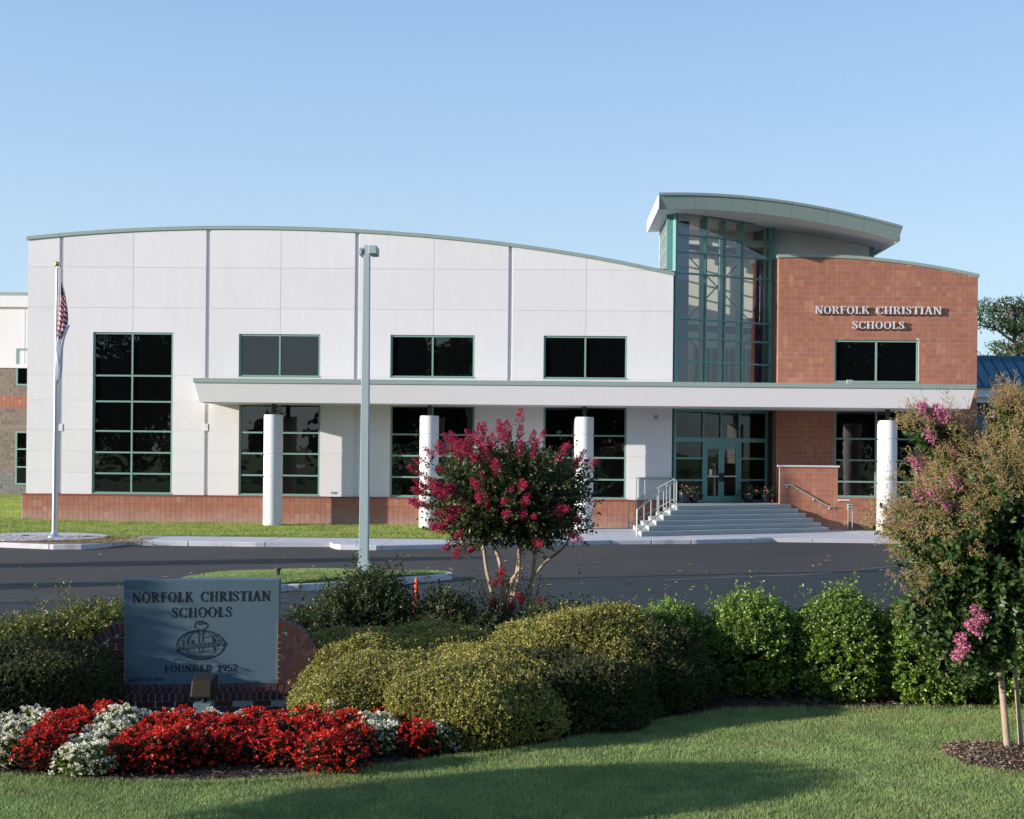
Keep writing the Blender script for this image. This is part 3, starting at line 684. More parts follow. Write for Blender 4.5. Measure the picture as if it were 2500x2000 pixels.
# ---- canopy
YC = 45.0; FC = Frame(0, YC)
def cz_(px, py): return FC.pix(px, py)[1]
ct = (cz_(471, 924) + cz_(1000, 927) + cz_(2380, 938)) / 3; cm = (cz_(800, 937) + cz_(2300, 948.5)) / 2; cbz = (cz_(600, 983.5) + cz_(1200, 988.5) + cz_(2300, 994.5)) / 3
cl, cr = FC.pix(471, 924)[0], FC.pix(2384, 938)[0]
def slab4(b, x0, x1, y0, z0, X0, X1, Y0, z1, yb, mi=0):
    b.hexa([(x0, y0, z0), (x1, y0, z0), (x1, yb, z0), (x0, yb, z0), (X0, Y0, z1), (X1, Y0, z1), (X1, yb, z1), (X0, yb, z1)], mi)
b = MB(); slab4(b, cl + .20, cr - .16, YC + .22, cbz, cl + .04, cr - .03, YC + .04, cm, YF - .003); obj('canopy_fascia', b, M_fascia, B0)
edges = [cl] + [FC.pix(x, 940)[0] for x in (655, 780, 902, 1030, 1160, 1290, 1425, 1560, 1697, 1830, 1992, 2120, 2250)] + [cr]
for p, q in zip(edges[:-1], edges[1:]):
    b = MB(); b.box(p + .003, q - .003, YC, YF - .003, cm, ct); obj('canopy_coping', b, M_coping, B0)
b = MB(); b.box(cl + .25, cr - .22, YC + .28, YF - .004, cbz - .015, cbz - .001); obj('canopy_soffit', b, M_fascia, B0)
b = MB(); b.box(xR + .03, cr - .22, YF - .0025, YWG - .003, cbz - .01, ct - .01); obj('canopy_soffit', b, M_fascia, B0)
# ---- columns
YP = 46.0; FP = Frame(0, YP)
for k, (px, yt) in enumerate(((668, 1012.8), (1048.5, 1015.4), (1426.5, 1018.6), (2166.5, 1027))):
    x, zt = FP.pix(px, yt); r = .357
    joints = [FP.pix(px, y)[1] for y in ((1057, 1109, 1163.6), (1061, 1114, 1166), (1063, 1117, 1170), (1073, 1127, 1181))[k]]
    prof = [(r, .0)]
    for z in sorted(joints): prof += [(r, z - .028), (r - .035, z - .022), (r - .035, z + .022), (r, z + .028)]
    prof += [(r, zt - .01), (r - .01, zt)]
    b = MB(); b.lathe(x, YP, prof, 40); c = obj('column', b, M_white, B0, smooth=True)
    b = MB(); b.box(x - .07, x + .07, YP - .07, YP + .07, zt, cbz - .016); obj('stub_post', b, M_darksteel, c)
# ---- entrance glass wall, turned in plan
BETA = math.radians(27.0)
gx = px0(1643.6, 1000) + .02
GF = Frame(gx, YF + .12, BETA)
def gs(px, py): return GF.pix(px, py)
sR = gs(1884, 800)[0]
tz_top_l = gs(1655, 515)[1]; tz_top_r = gs(1884, 548)[1]
mull = [gs(1721, 900)[0], gs(1767.5, 900)[0], gs(1811, 900)[0]]
s_l = gs(1652.5, 850)[0]; s_r = gs(1879, 850)[0]
rowz = [gs(1655, y)[1] for y in (571.6, 613.9, 665.4, 777.2, 824.5, 881.3)]; zb_t = ct + .02
def gtop(s_): return tz_top_l + (tz_top_r - tz_top_l) * s_ / sR
# curtain wall of the tower
b = MB()
b.prism(GF, [(0, zb_t), (s_l, zb_t), (s_l, gtop(s_l)), (0, gtop(0))], .05, -.16)
b.prism(GF, [(s_r, zb_t), (sR + .08, zb_t), (sR + .08, gtop(sR)), (s_r, gtop(s_r))], .05, -.16)
for s_ in mull: b.prism(GF, [(s_ - .03, zb_t + .05), (s_ + .03, zb_t + .05), (s_ + .03, gtop(s_) - .08), (s_ - .03, gtop(s_) - .08)], .04, -.22)
edges_s = [s_l] + mull + [s_r]
for z in rowz:
    for p, q in zip(edges_s[:-1], edges_s[1:]): b.fbox(GF, p + .031, q - .031, z - .03, z + .03, .036, -.12)
b.fbox(GF, s_l, s_r, zb_t, zb_t + .05, .045, -.15)
b.prism(GF, [(s_l, gtop(s_l) - .08), (s_r, gtop(s_r) - .08), (s_r, gtop(s_r)), (s_l, gtop(s_l))], .045, -.15)
CW = obj('curtain_wall', b, M_tower, B0)
zz = [zb_t + .05] + rowz[::-1] + [None]; 
for p, q in zip(edges_s[:-1], edges_s[1:]):
    for j in range(len(zz) - 1):
        z0 = zz[j] + (.03 if j else 0)
        if zz[j + 1] is not None: poly = [(p + .01, z0), (q - .01, z0), (q - .01, zz[j + 1] - .03), (p + .01, zz[j + 1] - .03)]
        else: poly = [(p + .01, z0), (q - .01, z0), (q - .01, gtop(q) - .06), (p + .01, gtop(p) - .06)]
        b = MB(); b.prism(GF, poly, -.02, -.028); obj('pane', b, M_clear, CW)
# deep fins behind the mullions
for s_ in mull + [s_r - .02]:
    b = MB(); b.prism(GF, [(s_ - .03, cbz), (s_ + .03, cbz), (s_ + .03, gtop(s_) - .1), (s_ - .03, gtop(s_) - .1)], -.222, -.42); obj('fin', b, M_tower, CW)
# corner pilaster and glazed flank of the tower
ppx = px0(1630, 600); zr_hall = rtop(xR - .4) - .9
b = MB(); b.box(ppx, gx - .003, YF + .36, YF + .62, zr_hall, tz_top_l + .02); obj('corner_pilaster', b, M_tower, B0)
b = MB(); yf0, yf1 = YF + .62, YF + 3.7; xx_ = ppx + .03
for y in np.linspace(yf0, yf1, 8): b.box(xx_, xx_ + .1, y, y + .07, zr_hall, tz_top_l)
for z in list(np.linspace(zr_hall + .1, tz_top_l - .1, 6)): b.box(xx_ + .004, xx_ + .09, yf0, yf1, z - .03, z + .03)
SW = obj('flank_glazing', b, M_galv, B0)
ys_ = np.linspace(yf0, yf1, 8); zs_ = np.linspace(zr_hall + .1, tz_top_l - .1, 6)
for i in range(7):
    for j in range(5):
        b = MB(); b.box(xx_ + .045, xx_ + .052, ys_[i] + .05, ys_[i + 1] + .02, zs_[j], zs_[j + 1]); obj('pane', b, M_clear, SW)
# lobby room: floor, back wall, side walls, ceiling
gE = GF.P(sR, 0)
XW0, XW1, YB = ppx + .05, gE[0] + 4.2, YF + 3.9
b = MB(); b.box(XW1, XW1 + .2, gE[1] + .75, YB, 1.05, 11.0)
b.box(XW0 - .1, XW0 + .02, YF + .7, YB, 1.05, zr_hall - .01); obj('lobby_wall', b, M_cream, B0)
b = MB(); b.box(XW0, bw_l - .03, YF + .3, YB, .9, 1.06); obj('lobby_floor', b, M_conc, B0)
b = MB(); b.box(gE[0] - 2.9, XW1 - .01, YB - .06, YB - .01, 5.2, 7.35); obj('gallery_opening', b, M_dark, B0)
b = MB()
for x in np.arange(gE[0] - 2.9, XW1, .72): b.box(x - .03, x + .03, YB - .1, YB - .061, 5.2, 7.35)
b.box(gE[0] - 2.9, XW1 - .01, YB - .1, YB - .062, 5.75, 5.82); obj('gallery_frame', b, M_galv, B0)
# blue steel frame with bracing rods
def gpt(px, py, d): 
    Fd = Frame(GF.o[0] - GF.n[0] * d, GF.o[1] - GF.n[1] * d, BETA); a, z = Fd.pix(px, py); return Fd.P(a, z)
for px, wd_, d in ((1667, .40, .75), (1845, .24, 1.3), (1864, .26, .75)):
    x, y, z = gpt(px, 800, d); b = MB(); b.box(x - wd_ / 2, x + wd_ / 2, y - .14, y + .14, 1.06, 12.1); obj('steel_column', b, M_blue, B0)
for yy, hh, d in ((602, .22, .95), (799.5, .26, .95)):
    p0 = gpt(1667, yy, d); p1 = gpt(1864, yy + 2, d); Fd = Frame(p0[0], p0[1], BETA); b = MB(); b.fbox(Fd, 0, math.hypot(p1[0] - p0[0], p1[1] - p0[1]), p0[2] - hh / 2, p0[2] + hh / 2, .1, -.1); obj('steel_beam', b, M_blue, B0)
for a_, c_ in (((1679, 625), (1830, 784)), ((1680, 776), (1830, 615)), ((1679, 826), (1720, 868)), ((1836, 826), (1790, 868))):
    b = MB(); b.tube([gpt(*a_, 1.0), gpt(*c_, 1.0)], .028, 6); obj('bracing_rod', b, M_black, B0)
for px, yy in ((1833, 614), (1833, 784), (1833, 810)):
    x, y, z = gpt(px, yy, .98); b = MB(); b.box(x - .12, x + .12, y - .03, y + .03, z - .12, z + .12); obj('gusset_plate', b, M_blue, B0)
# ceiling joists
b = MB()
for y in np.arange(YF + 2.6, YB, .45): b.box(XW0 + .1, gE[0] - .05, y, y + .1, 11.35, 11.6)
obj('roof_joists', b, M_white, B0)
# ---- tower roof
def rfy(x): return 46.3 + (x - 5.0) * .15
def rp(px, py):
    Y = 45.5
    for _ in range(12): p = at(px, py, Y); Y = rfy(p[0])
    return p
top_pts = [rp(*q) for q in [(1608.5, 471), (1698.7, 471), (1760, 473.6), (1825, 478.5), (1935.5, 493.4), (2045.6, 513), (2128, 531), (2203.7, 552)]]
ctp = np.polyfit([p[0] for p in top_pts], [p[2] for p in top_pts], 3)
rx0, rx1 = top_pts[0][0], top_pts[-1][0]
def ttop(x): return float(np.polyval(ctp, x))
TH = .60
xs = np.linspace(rx0, rx1 - .05, 18)
def strip(b, xs, zt, zb, yf, yb, end_tuck=0.0):
    n = len(xs); base = len(b.v)
    for x in xs:
        for (y, z) in ((yf(x), zb(x)), (yf(x), zt(x)), (yb, zt(x)), (yb, zb(x))): b.v.append((x, y, z))
    for i in range(n - 1):
        a = base + i * 4; c = a + 4
        for k in range(4): b.f.append((a + k, a + (k + 1) % 4, c + (k + 1) % 4, c + k)); b.m.append(0)
    b.f.append((base, base + 3, base + 2, base + 1)); b.m.append(0); e = base + (n - 1) * 4; b.f.append((e, e + 1, e + 2, e + 3)); b.m.append(0)
YRB = YF + 4.15
b = MB(); strip(b, xs, lambda x: ttop(x) - .06, lambda x: ttop(x) - TH + .03, lambda x: rfy(x) + .16, YRB - .1); obj('tower_roof_slab', b, M_fascia, B0)
fs = [rx0] + [rp(px, 480 + max(0, (px - 1800) * .15))[0] for px in (1696, 1786, 1846, 1934, 2020, 2110)] + [rx1]
for p, q in zip(fs[:-1], fs[1:]):
    xx = np.linspace(p + .004, q - .004, 6); b = MB()
    base = 0; n = len(xx)
    last = q == rx1
    for t_, x in enumerate(xx):
        xb = x - (.16 * (t_ / 5) if last else 0)
        for (X, y, z) in ((xb, rfy(xb) + .10, ttop(x) - TH), (x, rfy(x), ttop(x) - .10), (x, rfy(x) + .14, ttop(x) - .10), (xb, rfy(xb) + .15, ttop(x) - TH)): b.v.append((X, y, z))
    for i in range(n - 1):
        for k in range(4): b.f.append((i * 4 + k, i * 4 + (k + 1) % 4, i * 4 + 4 + (k + 1) % 4, i * 4 + 4 + k)); b.m.append(0)
    b.f += [(0, 3, 2, 1), tuple((n - 1) * 4 + k for k in range(4))]; b.m += [0, 0]
    obj('roof_fascia', b, M_coping, B0)
    b = MB(); strip(b, xx, lambda x: ttop(x), lambda x: ttop(x) - .098, lambda x: rfy(x) - .04, YRB); obj('roof_edge', b, M_coping, B0)
# left rake board with hanging flashing, right rake
b = MB(); b.hexa([(rx0 - .02, rfy(rx0) + .05, ttop(rx0) - TH), (rx0 + .02, rfy(rx0) + .05, ttop(rx0) - TH), (rx0 + .02, YRB, ttop(rx0) - TH), (rx0 - .02, YRB, ttop(rx0) - TH), (rx0 - .02, rfy(rx0), ttop(rx0) - .1), (rx0 + .02, rfy(rx0), ttop(rx0) - .1), (rx0 + .02, YRB, ttop(rx0) - .1), (rx0 - .02, YRB, ttop(rx0) - .1)])
obj('rake_board', b, M_fascia, B0)
b = MB(); b.box(rx1 - .22, rx1 - .16, rfy(rx1) + .2, YRB - .1, ttop(rx1) - TH + .0, ttop(rx1) - .1); obj('rake_board', b, M_fascia, B0)
# upper wall of the tower beside the glass, under the soffit
def zsof(x): return ttop(x) - TH + .02
x2 = px0(2123, 610) * (gE[1] + .45) / YF; xw = np.linspace(gE[0] + .08, x2, 10)
FW2 = Frame(0, gE[1] + .45)
b = MB(); b.prism(FW2, [(xw[0], 6.5), (xw[-1], 6.5)] + [(x, zsof(x)) for x in xw[::-1]], 0, -.2); obj('tower_wall', b, M_fascia, B0)
b = MB(); b.prism(FW2, [(x2, 6.5), (x2 + .18, 6.5), (x2 + .18, zsof(x2 + .1)), (x2, zsof(x2 + .1))], .04, -.2); obj('tower_post', b, M_tower, B0)
xw = np.linspace(XW0, XW1, 12); b = MB(); b.prism(Frame(0, YB), [(XW0, 1.05), (XW1, 1.05)] + [(x, zsof(x)) for x in xw[::-1]], 0, -.2); obj('lobby_wall', b, M_cream, B0)
# ---- entrance below the canopy
zfl = 1.08
zfl = 1.112; zet = cbz - .012
e_l, e_r = gs(1646, 1100)[0], gs(1873, 1100)[0]
em = [gs(1717.5, 1150)[0], gs(1806, 1150)[0]]; et = [gs(1717.5, 1030)[0], gs(1761, 1030)[0], gs(1805, 1030)[0]]
ztr0, ztr1 = gs(1717, 1079)[1], gs(1717, 1068.5)[1]
b = MB(); d0, d1 = .03, -.12
b.fbox(GF, e_l - .02, e_l + .07, zfl, zet, d0, d1); b.fbox(GF, e_r - .07, e_r, zfl, zet, d0, d1)
b.fbox(GF, e_l + .07, e_r - .07, zet - .10, zet, d0, d1); b.fbox(GF, e_l + .07, e_r - .07, ztr0, ztr1, d0, d1)
for s_ in em: b.fbox(GF, s_ - .05, s_ + .05, zfl, ztr0, d0 - .003, d1)
for s_ in et: b.fbox(GF, s_ - .035, s_ + .035, ztr1, zet - .10, d0 - .003, d1)
tl_ = [gs(1680, y)[1] for y in (1119, 1172.5)]
for z in tl_ + [zfl + .05]:
    b.fbox(GF, e_l + .07, em[0] - .05, z - .035, z + .035, d0 - .006, d1); b.fbox(GF, em[1] + .05, e_r - .07, z - .035, z + .035, d0 - .006, d1)
b.fbox(GF, em[0] + .05, em[1] - .05, ztr0 - .12, ztr0, d0 - .006, d1)
EN = obj('entrance_glazing', b, M_tower, B0)
ets = [e_l + .07] + et + [e_r - .07]
for p, q in zip(ets[:-1], ets[1:]): b = MB(); b.fbox(GF, p, q, ztr1, zet - .1, -.04, -.05); obj('pane', b, M_door_glass, EN)
zz = [zfl + .085] + tl_[::-1] + [ztr0]
for p, q in ((e_l + .07, em[0] - .05), (em[1] + .05, e_r - .07)):
    for j in range(3): b = MB(); b.fbox(GF, p, q, zz[j], zz[j + 1], -.04, -.05); obj('pane', b, M_door_glass, EN)
dm = (em[0] + em[1]) / 2 - .02; zdt = ztr0 - .12
for k, (p, q) in enumerate(((em[0] + .055, dm - .004), (dm + .004, em[1] - .055))):
    b = MB(); r_ = .13
    b.fbox(GF, p, p + r_, zfl + .01, zdt, .0, -.05); b.fbox(GF, q - r_, q, zfl + .01, zdt, .0, -.05); b.fbox(GF, p + r_, q - r_, zdt - .14, zdt, .0, -.05); b.fbox(GF, p + r_, q - r_, zfl + .01, zfl + .24, .0, -.05)
    dr = obj('door', b, M_tower, B0)
    b = MB(); b.fbox(GF, p + r_, q - r_, zfl + .24, zdt - .14, -.02, -.028); obj('pane', b, M_door_glass, dr)
    b = MB(); b.fbox(GF, p + r_, q - r_, zfl + .98, zfl + 1.03, .02, -.02); obj('push_bar', b, M_alu, dr)
    hx = q - .06 if k == 0 else p + .06
    b = MB(); b.fbox(GF, hx - .03, hx + .03, zfl + .80, zfl + 1.14, .06, -.002); obj('handle', b, M_black, dr)
    if k == 1:
        hx = (p + q) / 2; b = MB(); b.prism(GF, [(hx + .07 * math.cos(t), zfl + 1.62 + .10 * math.sin(t)) for t in np.linspace(0, 6.283, 16, endpoint=False)], -.01, -.019); obj('round_sticker', b, M_sticker, dr)
    else:
        b = MB(); b.fbox(GF, p + .22, p + .36, zfl + 1.05, zfl + 1.28, -.012, -.019); obj('notice', b, M_paper, dr)
# dark return at the right of the recess, with its own glazing
b = MB(); b.fbox(GF, e_r + .003, sR + .35, zfl, zet, .0, -.16); obj('recess_jamb', b, M_darksteel, B0)
# sensor lamp by the door
a, z = F0.pix(1601, 1019); b = MB(); b.fbox(F0, a - .06, a + .06, z - .07, z + .07, .05, 0); b.tube([F0.P(a, z, .05), F0.P(a + .02, z - .05, .16)], .045, 10); obj('sensor_lamp', b, M_galv, B0)
a, z = F0.pix(813, 1203); b = MB(); b.fbox(F0, a - .09, a + .09, z - .04, z + .04, .03, 0); obj('wall_vent', b, M_galv, B0)
# flood lamp standing on the canopy, conduit under the soffit
x, y, z = at(2074, 928, 47.4); b = MB(); b.box(x - .11, x + .11, y - .08, y + .08, ct + .05, ct + .27); b.box(x - .03, x + .03, y - .03, y + .03, ct, ct + .05)
tag(obj('flood_lamp', b, M_galv, bevel=.01), 'small grey flood lamp standing on the canopy before the wing window', 'lamp')

# ================================================================== STEPS, RAILS, STAIR WALL
t_ = np.array([math.cos(.466), math.sin(.466)]); o_ = np.array([t_[1], -t_[0]]); L0 = np.array([4.745, 44.57]); YW = 46.93
ST = empty('entrance_steps', 7, 45, .15, label='broad flight of six grey concrete steps up to the entrance doors', category='steps')
ZL = .15 + 6 * .16
for k in range(6):
    pl = L0 + o_ * .3 * k - t_ * .48 * k; pr = L0 + o_ * .3 * k + t_ * (5.1 + .11 * k); z1 = ZL - .16 * k
    b = MB(); poly = [tuple(pl), tuple(pr), (pr[0], max(pr[1] + .02, YW + .012)), (pl[0], YF - DP - .022)]
    b.gprism(poly, .13 if k == 5 else z1 - .158, z1); s = obj('step', b, M_steps, ST, bevel=.012)
pr0 = L0 + t_ * 5.1
b = MB(); b.gprism([(L0[0] + .01, YF - DP - .018), (bw_l - .02, YF - DP - .018), (bw_l - .02, YF + 2.6), (gx - .01, YF + 2.4), (gx - .01, YF + .01), (L0[0] + .01, YF + .01)], .3, ZL - .003); obj('landing', b, M_steps, ST)
def rail(name, pts_base, z_top, z_low, posts, m=M_galv, r=.024, **k):
    pass
def stair_rail(p0, z0, p1, z1, label):
    """p0 top, p1 bottom (x, y) with ground heights z0, z1"""
    p0 = np.array(p0); p1 = np.array(p1); e = empty('stair_rail', p1[0], p1[1], z1, label=label, category='handrail')
    H1, H2 = .92, .12; P = lambda u, h: (*(p0 + (p1 - p0) * u), z0 + (z1 - z0) * u + h)
    u0 = (p0 - p1) / np.linalg.norm(p0 - p1); ext = lambda q, d: (q[0] + u0[0] * d, q[1] + u0[1] * d, q[2])
    b = MB(); b.tube([ext((*p0, z0), .0), ext((*p0, z0 + .92), .0), P(.0, H1), P(1, H1), P(1, 0)], .026, 8); obj('top_rail', b, M_galv, e, smooth=True)
    b = MB(); b.tube([P(0, H2 + .05), P(1, H2 + .05)], .020, 8); obj('lower_rail', b, M_galv, e, smooth=True)
    for u in (.0, .17, .34, .5, .66, .83):
        q = P(u, 0); b = MB(); b.tube([(q[0], q[1], q[2] - .1), P(u, H1)], .019, 8); obj('post', b, M_galv, e)
    return e
blf = L0 + o_ * 1.5 - t_ * 2.4
stair_rail(L0 + o_ * -.05, ZL, blf + np.array([-.16, -.1]), .15, 'nearer of the two sloping steel rails left of the entrance steps')
stair_rail((L0[0] + .1, YF - DP - .5), ZL, (px0(1533, 1280), YF - DP - .45), .15, 'farther of the two sloping steel rails, next to the red plinth')
# guard of thin pickets against the wall
gl, gr_ = px0(1552, 1190), px0(1649, 1190); zt = F0.pix(1600, 1166)[1]; zb = F0.pix(1600, 1223)[1]
e = empty('guard_rail', (gl + gr_) / 2, YF - .1, base_z, label='steel guard rail with thin pickets on the plinth beside the glass entrance', category='railing')
FG = Frame(0, YF - .06)
b = MB(); b.fbox(FG, gl, gr_, zt - .04, zt, .02, -.02); obj('top_rail', b, M_galv, e)
b = MB(); b.fbox(FG, gl, gr_, zb, zb + .03, .02, -.02); obj('lower_rail', b, M_galv, e)
for x in (gl, gr_ - .04): b = MB(); b.fbox(FG, x, x + .04, base_z + .0, zt, .022, -.022); obj('post', b, M_galv, e)
for x in np.arange(gl + .12, gr_ - .05, .115): b = MB(); b.fbox(FG, x, x + .014, zb + .03, zt - .04, .007, -.007); obj('picket', b, M_galv, e)
# stair wall
FS = Frame(0, YW)
a0, zc0 = FS.pix(1903.5, 1142); a1 = FS.pix(2046, 1142)[0]; zc1 = FS.pix(1975, 1139.5)[1]
SWL = empty('stair_wall', (a0 + a1) / 2, YW, .15, label='low red tiled stair wall with white coping and a sloping handrail', category='wall')
b = MB(); b.fbox(FS, a0 + .002, a1 - .002, .1, zc1 - .02, -.004, -.13); zl2 = FS.pix(2060, 1222)[1]; a2 = FS.pix(2069, 1250)[0]; b.fbox(FS, a1 - .002, a2, .1, zl2 - .02, -.004, -.13)
obj('wall_core', b, M_mortar, SWL)
b = MB(); b.fbox(FS, a0 - .07, a1 + .06, zc1 - .02, zc1 + .05, .07, -.16); obj('coping_stone', b, M_curb, SWL, bevel=.01)
b = MB(); b.fbox(FS, a1 + .003, a2 + .06, zl2 - .02, zl2 + .04, .06, -.15); obj('coping_stone', b, M_curb, SWL, bevel=.01)
for t in tiles(FS, a0, a1, .15, zc1 - .02, 0) + tiles(FS, a1, a2, .15, zl2 - .02, 0):
    F, s0, s1, zb, zt, d = t; o = bpy.data.objects.new('tile', tile_mesh_for(F, s1 - s0, zt - zb)); o.location = F.P((s0 + s1) / 2, (zb + zt) / 2, 0); link(o, SWL)
hp = [FS.pix(1910, 1183), FS.pix(1928, 1183.5), FS.pix(2018, 1235), FS.pix(2035, 1236.5)]
b = MB(); b.tube([FS.P(a, z, .1) for a, z in hp], .022, 8)
hr = obj('handrail', b, M_galv, SWL, smooth=True)
for a, z in (FS.pix(1920, 1188), FS.pix(1985, 1218), FS.pix(2024, 1240)):
    b = MB(); b.tube([FS.P(a, z - .03, .015), FS.P(a, z - .03, .1), FS.P(a, z + .05, .1)], .012, 6); b.cyl(*FS.P(a, z - .03, .02)[:2], z - .06, z, .03, n=10); obj('bracket', b, M_galv, SWL)
# utility box on two pipes
x, y, z = at(2074.5, 1238, YW - .05)
e = empty('utility_box', x, y, .15, label='small grey electrical box on two thin pipes right of the stair wall', category='electrical box')
b = MB(); b.box(x - .085, x + .085, y - .06, y + .06, z - .12, z + .12); bx = obj('box_housing', b, M_galv, e, bevel=.008)
for zz_ in (.05, -.05): b = MB(); b.box(x - .04, x + .04, y - .066, y - .061, z + zz_ - .025, z + zz_ + .025); obj('outlet', b, M_black, bx)
for dx in (-.06, .10):
    b = MB(); b.tube([(x + dx, y, .1), (x + dx, y, z + (.0 if dx > 0 else -.12))] + ([(x + .085, y, z)] if dx > 0 else []), .014, 6); obj('pipe', b, M_galv, e)

# ---- letters: a small serif face made of strokes
def poly_bar(p, q, w0, w1=None):
    p = np.array(p, float); q = np.array(q, float); d = q - p; n = np.array([-d[1], d[0]]) / np.linalg.norm(d); w1 = w0 if w1 is None else w1
    return [tuple(p - n * w0 / 2), tuple(q - n * w1 / 2), tuple(q + n * w1 / 2), tuple(p + n * w0 / 2)]
def arc(cx, cy, rx, ry, a0, a1, tw, tn, n=18):
    """ribbon along an ellipse; width tw at the sides, tn at top and bottom"""
    A = np.radians(np.linspace(a0, a1, n)); out = []; inn = []
    for a in A:
        c, s = math.cos(a), math.sin(a); out.append((cx + rx * c, cy + ry * s)); inn.append((cx + (rx - tw) * c, cy + (ry - tn) * s))
    return [[out[i], out[i + 1], inn[i + 1], inn[i]] for i in range(n - 1)]
W, Tn, SF = .17, .065, .055
def vb(x, y0=0, y1=1, w_=W): return [[(x, y0), (x + w_, y0), (x + w_, y1), (x, y1)]]
def sf(x, y, w_, h=SF): return [[(x, y), (x + w_, y), (x + w_, y + h), (x, y + h)]]
def stem(x, w_=W): return vb(x) + sf(x - .08, 0, w_ + .16) + sf(x - .08, 1 - SF, w_ + .16)
def ribbon(pts, wf):
    pts = np.array(pts, float); n = len(pts); out = []
    T = np.gradient(pts, axis=0); T /= np.linalg.norm(T, axis=1, keepdims=True) + 1e-9; Nn = np.stack([-T[:, 1], T[:, 0]], 1)
    ws = [wf(i / (n - 1)) if callable(wf) else wf for i in range(n)]
    for i in range(n - 1):
        out.append([tuple(pts[i] - Nn[i] * ws[i] / 2), tuple(pts[i + 1] - Nn[i + 1] * ws[i + 1] / 2), tuple(pts[i + 1] + Nn[i + 1] * ws[i + 1] / 2), tuple(pts[i] + Nn[i] * ws[i] / 2)])
    return out
def curve(cps, n=20):
    """Catmull-Rom through control points"""
    P = [np.array(c, float) for c in cps]; P = [2 * P[0] - P[1]] + P + [2 * P[-1] - P[-2]]; out = []
    for i in range(1, len(P) - 2):
        for t in np.linspace(0, 1, max(3, n // (len(P) - 3)), endpoint=False):
            a, b_, c, d = P[i - 1], P[i], P[i + 1], P[i + 2]
            out.append(.5 * ((2 * b_) + (c - a) * t + (2 * a - 5 * b_ + 4 * c - d) * t * t + (3 * b_ - a - 3 * c + d) * t ** 3))
    out.append(P[-2]); return out
GL = {
 'N': (.86, vb(.10, 0, 1, .075) + sf(.0, 0, .27) + [poly_bar((.16, .97), (.74, .02), .19)] + vb(.69, 0, 1, .075) + sf(.0, 1 - SF, .22) + sf(.60, 1 - SF, .26)),
 'O': (.86, arc(.43, .5, .41, .52, 0, 360, .17, .06, 30)),
 'R': (.82, stem(.10) + arc(.36, .74, .30, .26, -90, 90, .16, .06) + [[(.27, .94), (.37, .94), (.37, 1.0), (.27, 1.0)], [(.27, .48), (.37, .48), (.37, .54), (.27, .54)]] + [poly_bar((.40, .50), (.70, .03), .16)] + sf(.66, 0, .17)),
 'F': (.66, stem(.10) + sf(.27, .935, .34, .065) + vb(.56, .78, 1, .05) + sf(.27, .48, .24, .06) + vb(.47, .40, .62, .05)),
 'L': (.66, stem(.10) + sf(.27, 0, .34, .065) + vb(.56, 0, .26, .05)),
 'K': (.84, stem(.10) + [poly_bar((.30, .42), (.66, .96), .075)] + [poly_bar((.38, .58), (.72, .03), .16)] + sf(.56, 1 - SF, .22) + sf(.64, 0, .20)),
 'C': (.78, arc(.43, .5, .41, .52, 42, 318, .17, .06, 26) + vb(.70, .66, .98, .05) + vb(.70, .04, .30, .05)),
 'H': (.88, stem(.10) + stem(.62) + sf(.26, .475, .38, .06)),
 'I': (.37, stem(.10)),
 'S': (.60, ribbon(curve([(.50, .78), (.44, .93), (.28, .99), (.12, .90), (.10, .74), (.24, .60), (.40, .48), (.50, .30), (.44, .10), (.27, .02), (.10, .09), (.05, .24)], 44), lambda u: .065 + .115 * math.exp(-((u - .5) / .17) ** 2)) + vb(.49, .70, .98, .045) + vb(.03, .03, .30, .045)),
 'T': (.76, stem(.295) + sf(.04, .935, .68, .065) + vb(.04, .76, .95, .05) + vb(.67, .76, .95, .05)),
 'A': (.86, [poly_bar((.13, .02), (.42, 1.0), .075)] + [poly_bar((.40, 1.0), (.71, .02), .18)] + sf(.24, .30, .36, .06) + sf(.02, 0, .24) + sf(.56, 0, .30)),
 'U': (.84, vb(.10, .26, 1) + sf(.02, 1 - SF, .33) + vb(.67, .26, 1, .075) + sf(.60, 1 - SF, .24) + arc(.42, .30, .325, .32, 180, 360, .13, .10)),
 'D': (.84, stem(.10) + arc(.34, .5, .44, .5, -90, 90, .17, .06, 22) + [[(.27, .94), (.35, .94), (.35, 1.0), (.27, 1.0)], [(.27, 0), (.35, 0), (.35, .06), (.27, .06)]]),
 'E': (.70, stem(.10) + sf(.27, .935, .36, .065) + vb(.58, .78, 1, .05) + sf(.27, .48, .24, .06) + vb(.47, .40, .62, .05) + sf(.27, 0, .38, .065) + vb(.60, 0, .24, .05)),
 '1': (.46, vb(.18) + sf(.06, 0, .41) + [poly_bar((.05, .84), (.26, .97), .07)]),
 '9': (.66, arc(.32, .68, .29, .33, 0, 360, .14, .06, 24) + ribbon(curve([(.55, .66), (.54, .38), (.40, .12), (.14, .02)], 14), .12)),
 '5': (.62, ribbon(curve([(.10, .52), (.30, .60), (.52, .48), (.54, .24), (.40, .05), (.20, .01), (.06, .10)], 24), .12) + vb(.10, .50, 1, .07) + sf(.10, .90, .44, .10)),
 '2': (.64, ribbon(curve([(.08, .74), (.14, .93), (.34, .98), (.52, .86), (.50, .62), (.30, .34), (.08, .08)], 26), .12) + sf(.06, 0, .54, .10) + vb(.55, .0, .24, .05)),
 '4': (.66, vb(.38, 0, 1, .14) + sf(.28, 0, .34) + sf(.02, .25, .62, .08) + [poly_bar((.05, .29), (.42, .97), .07)]),
 ' ': (.55, []),
}
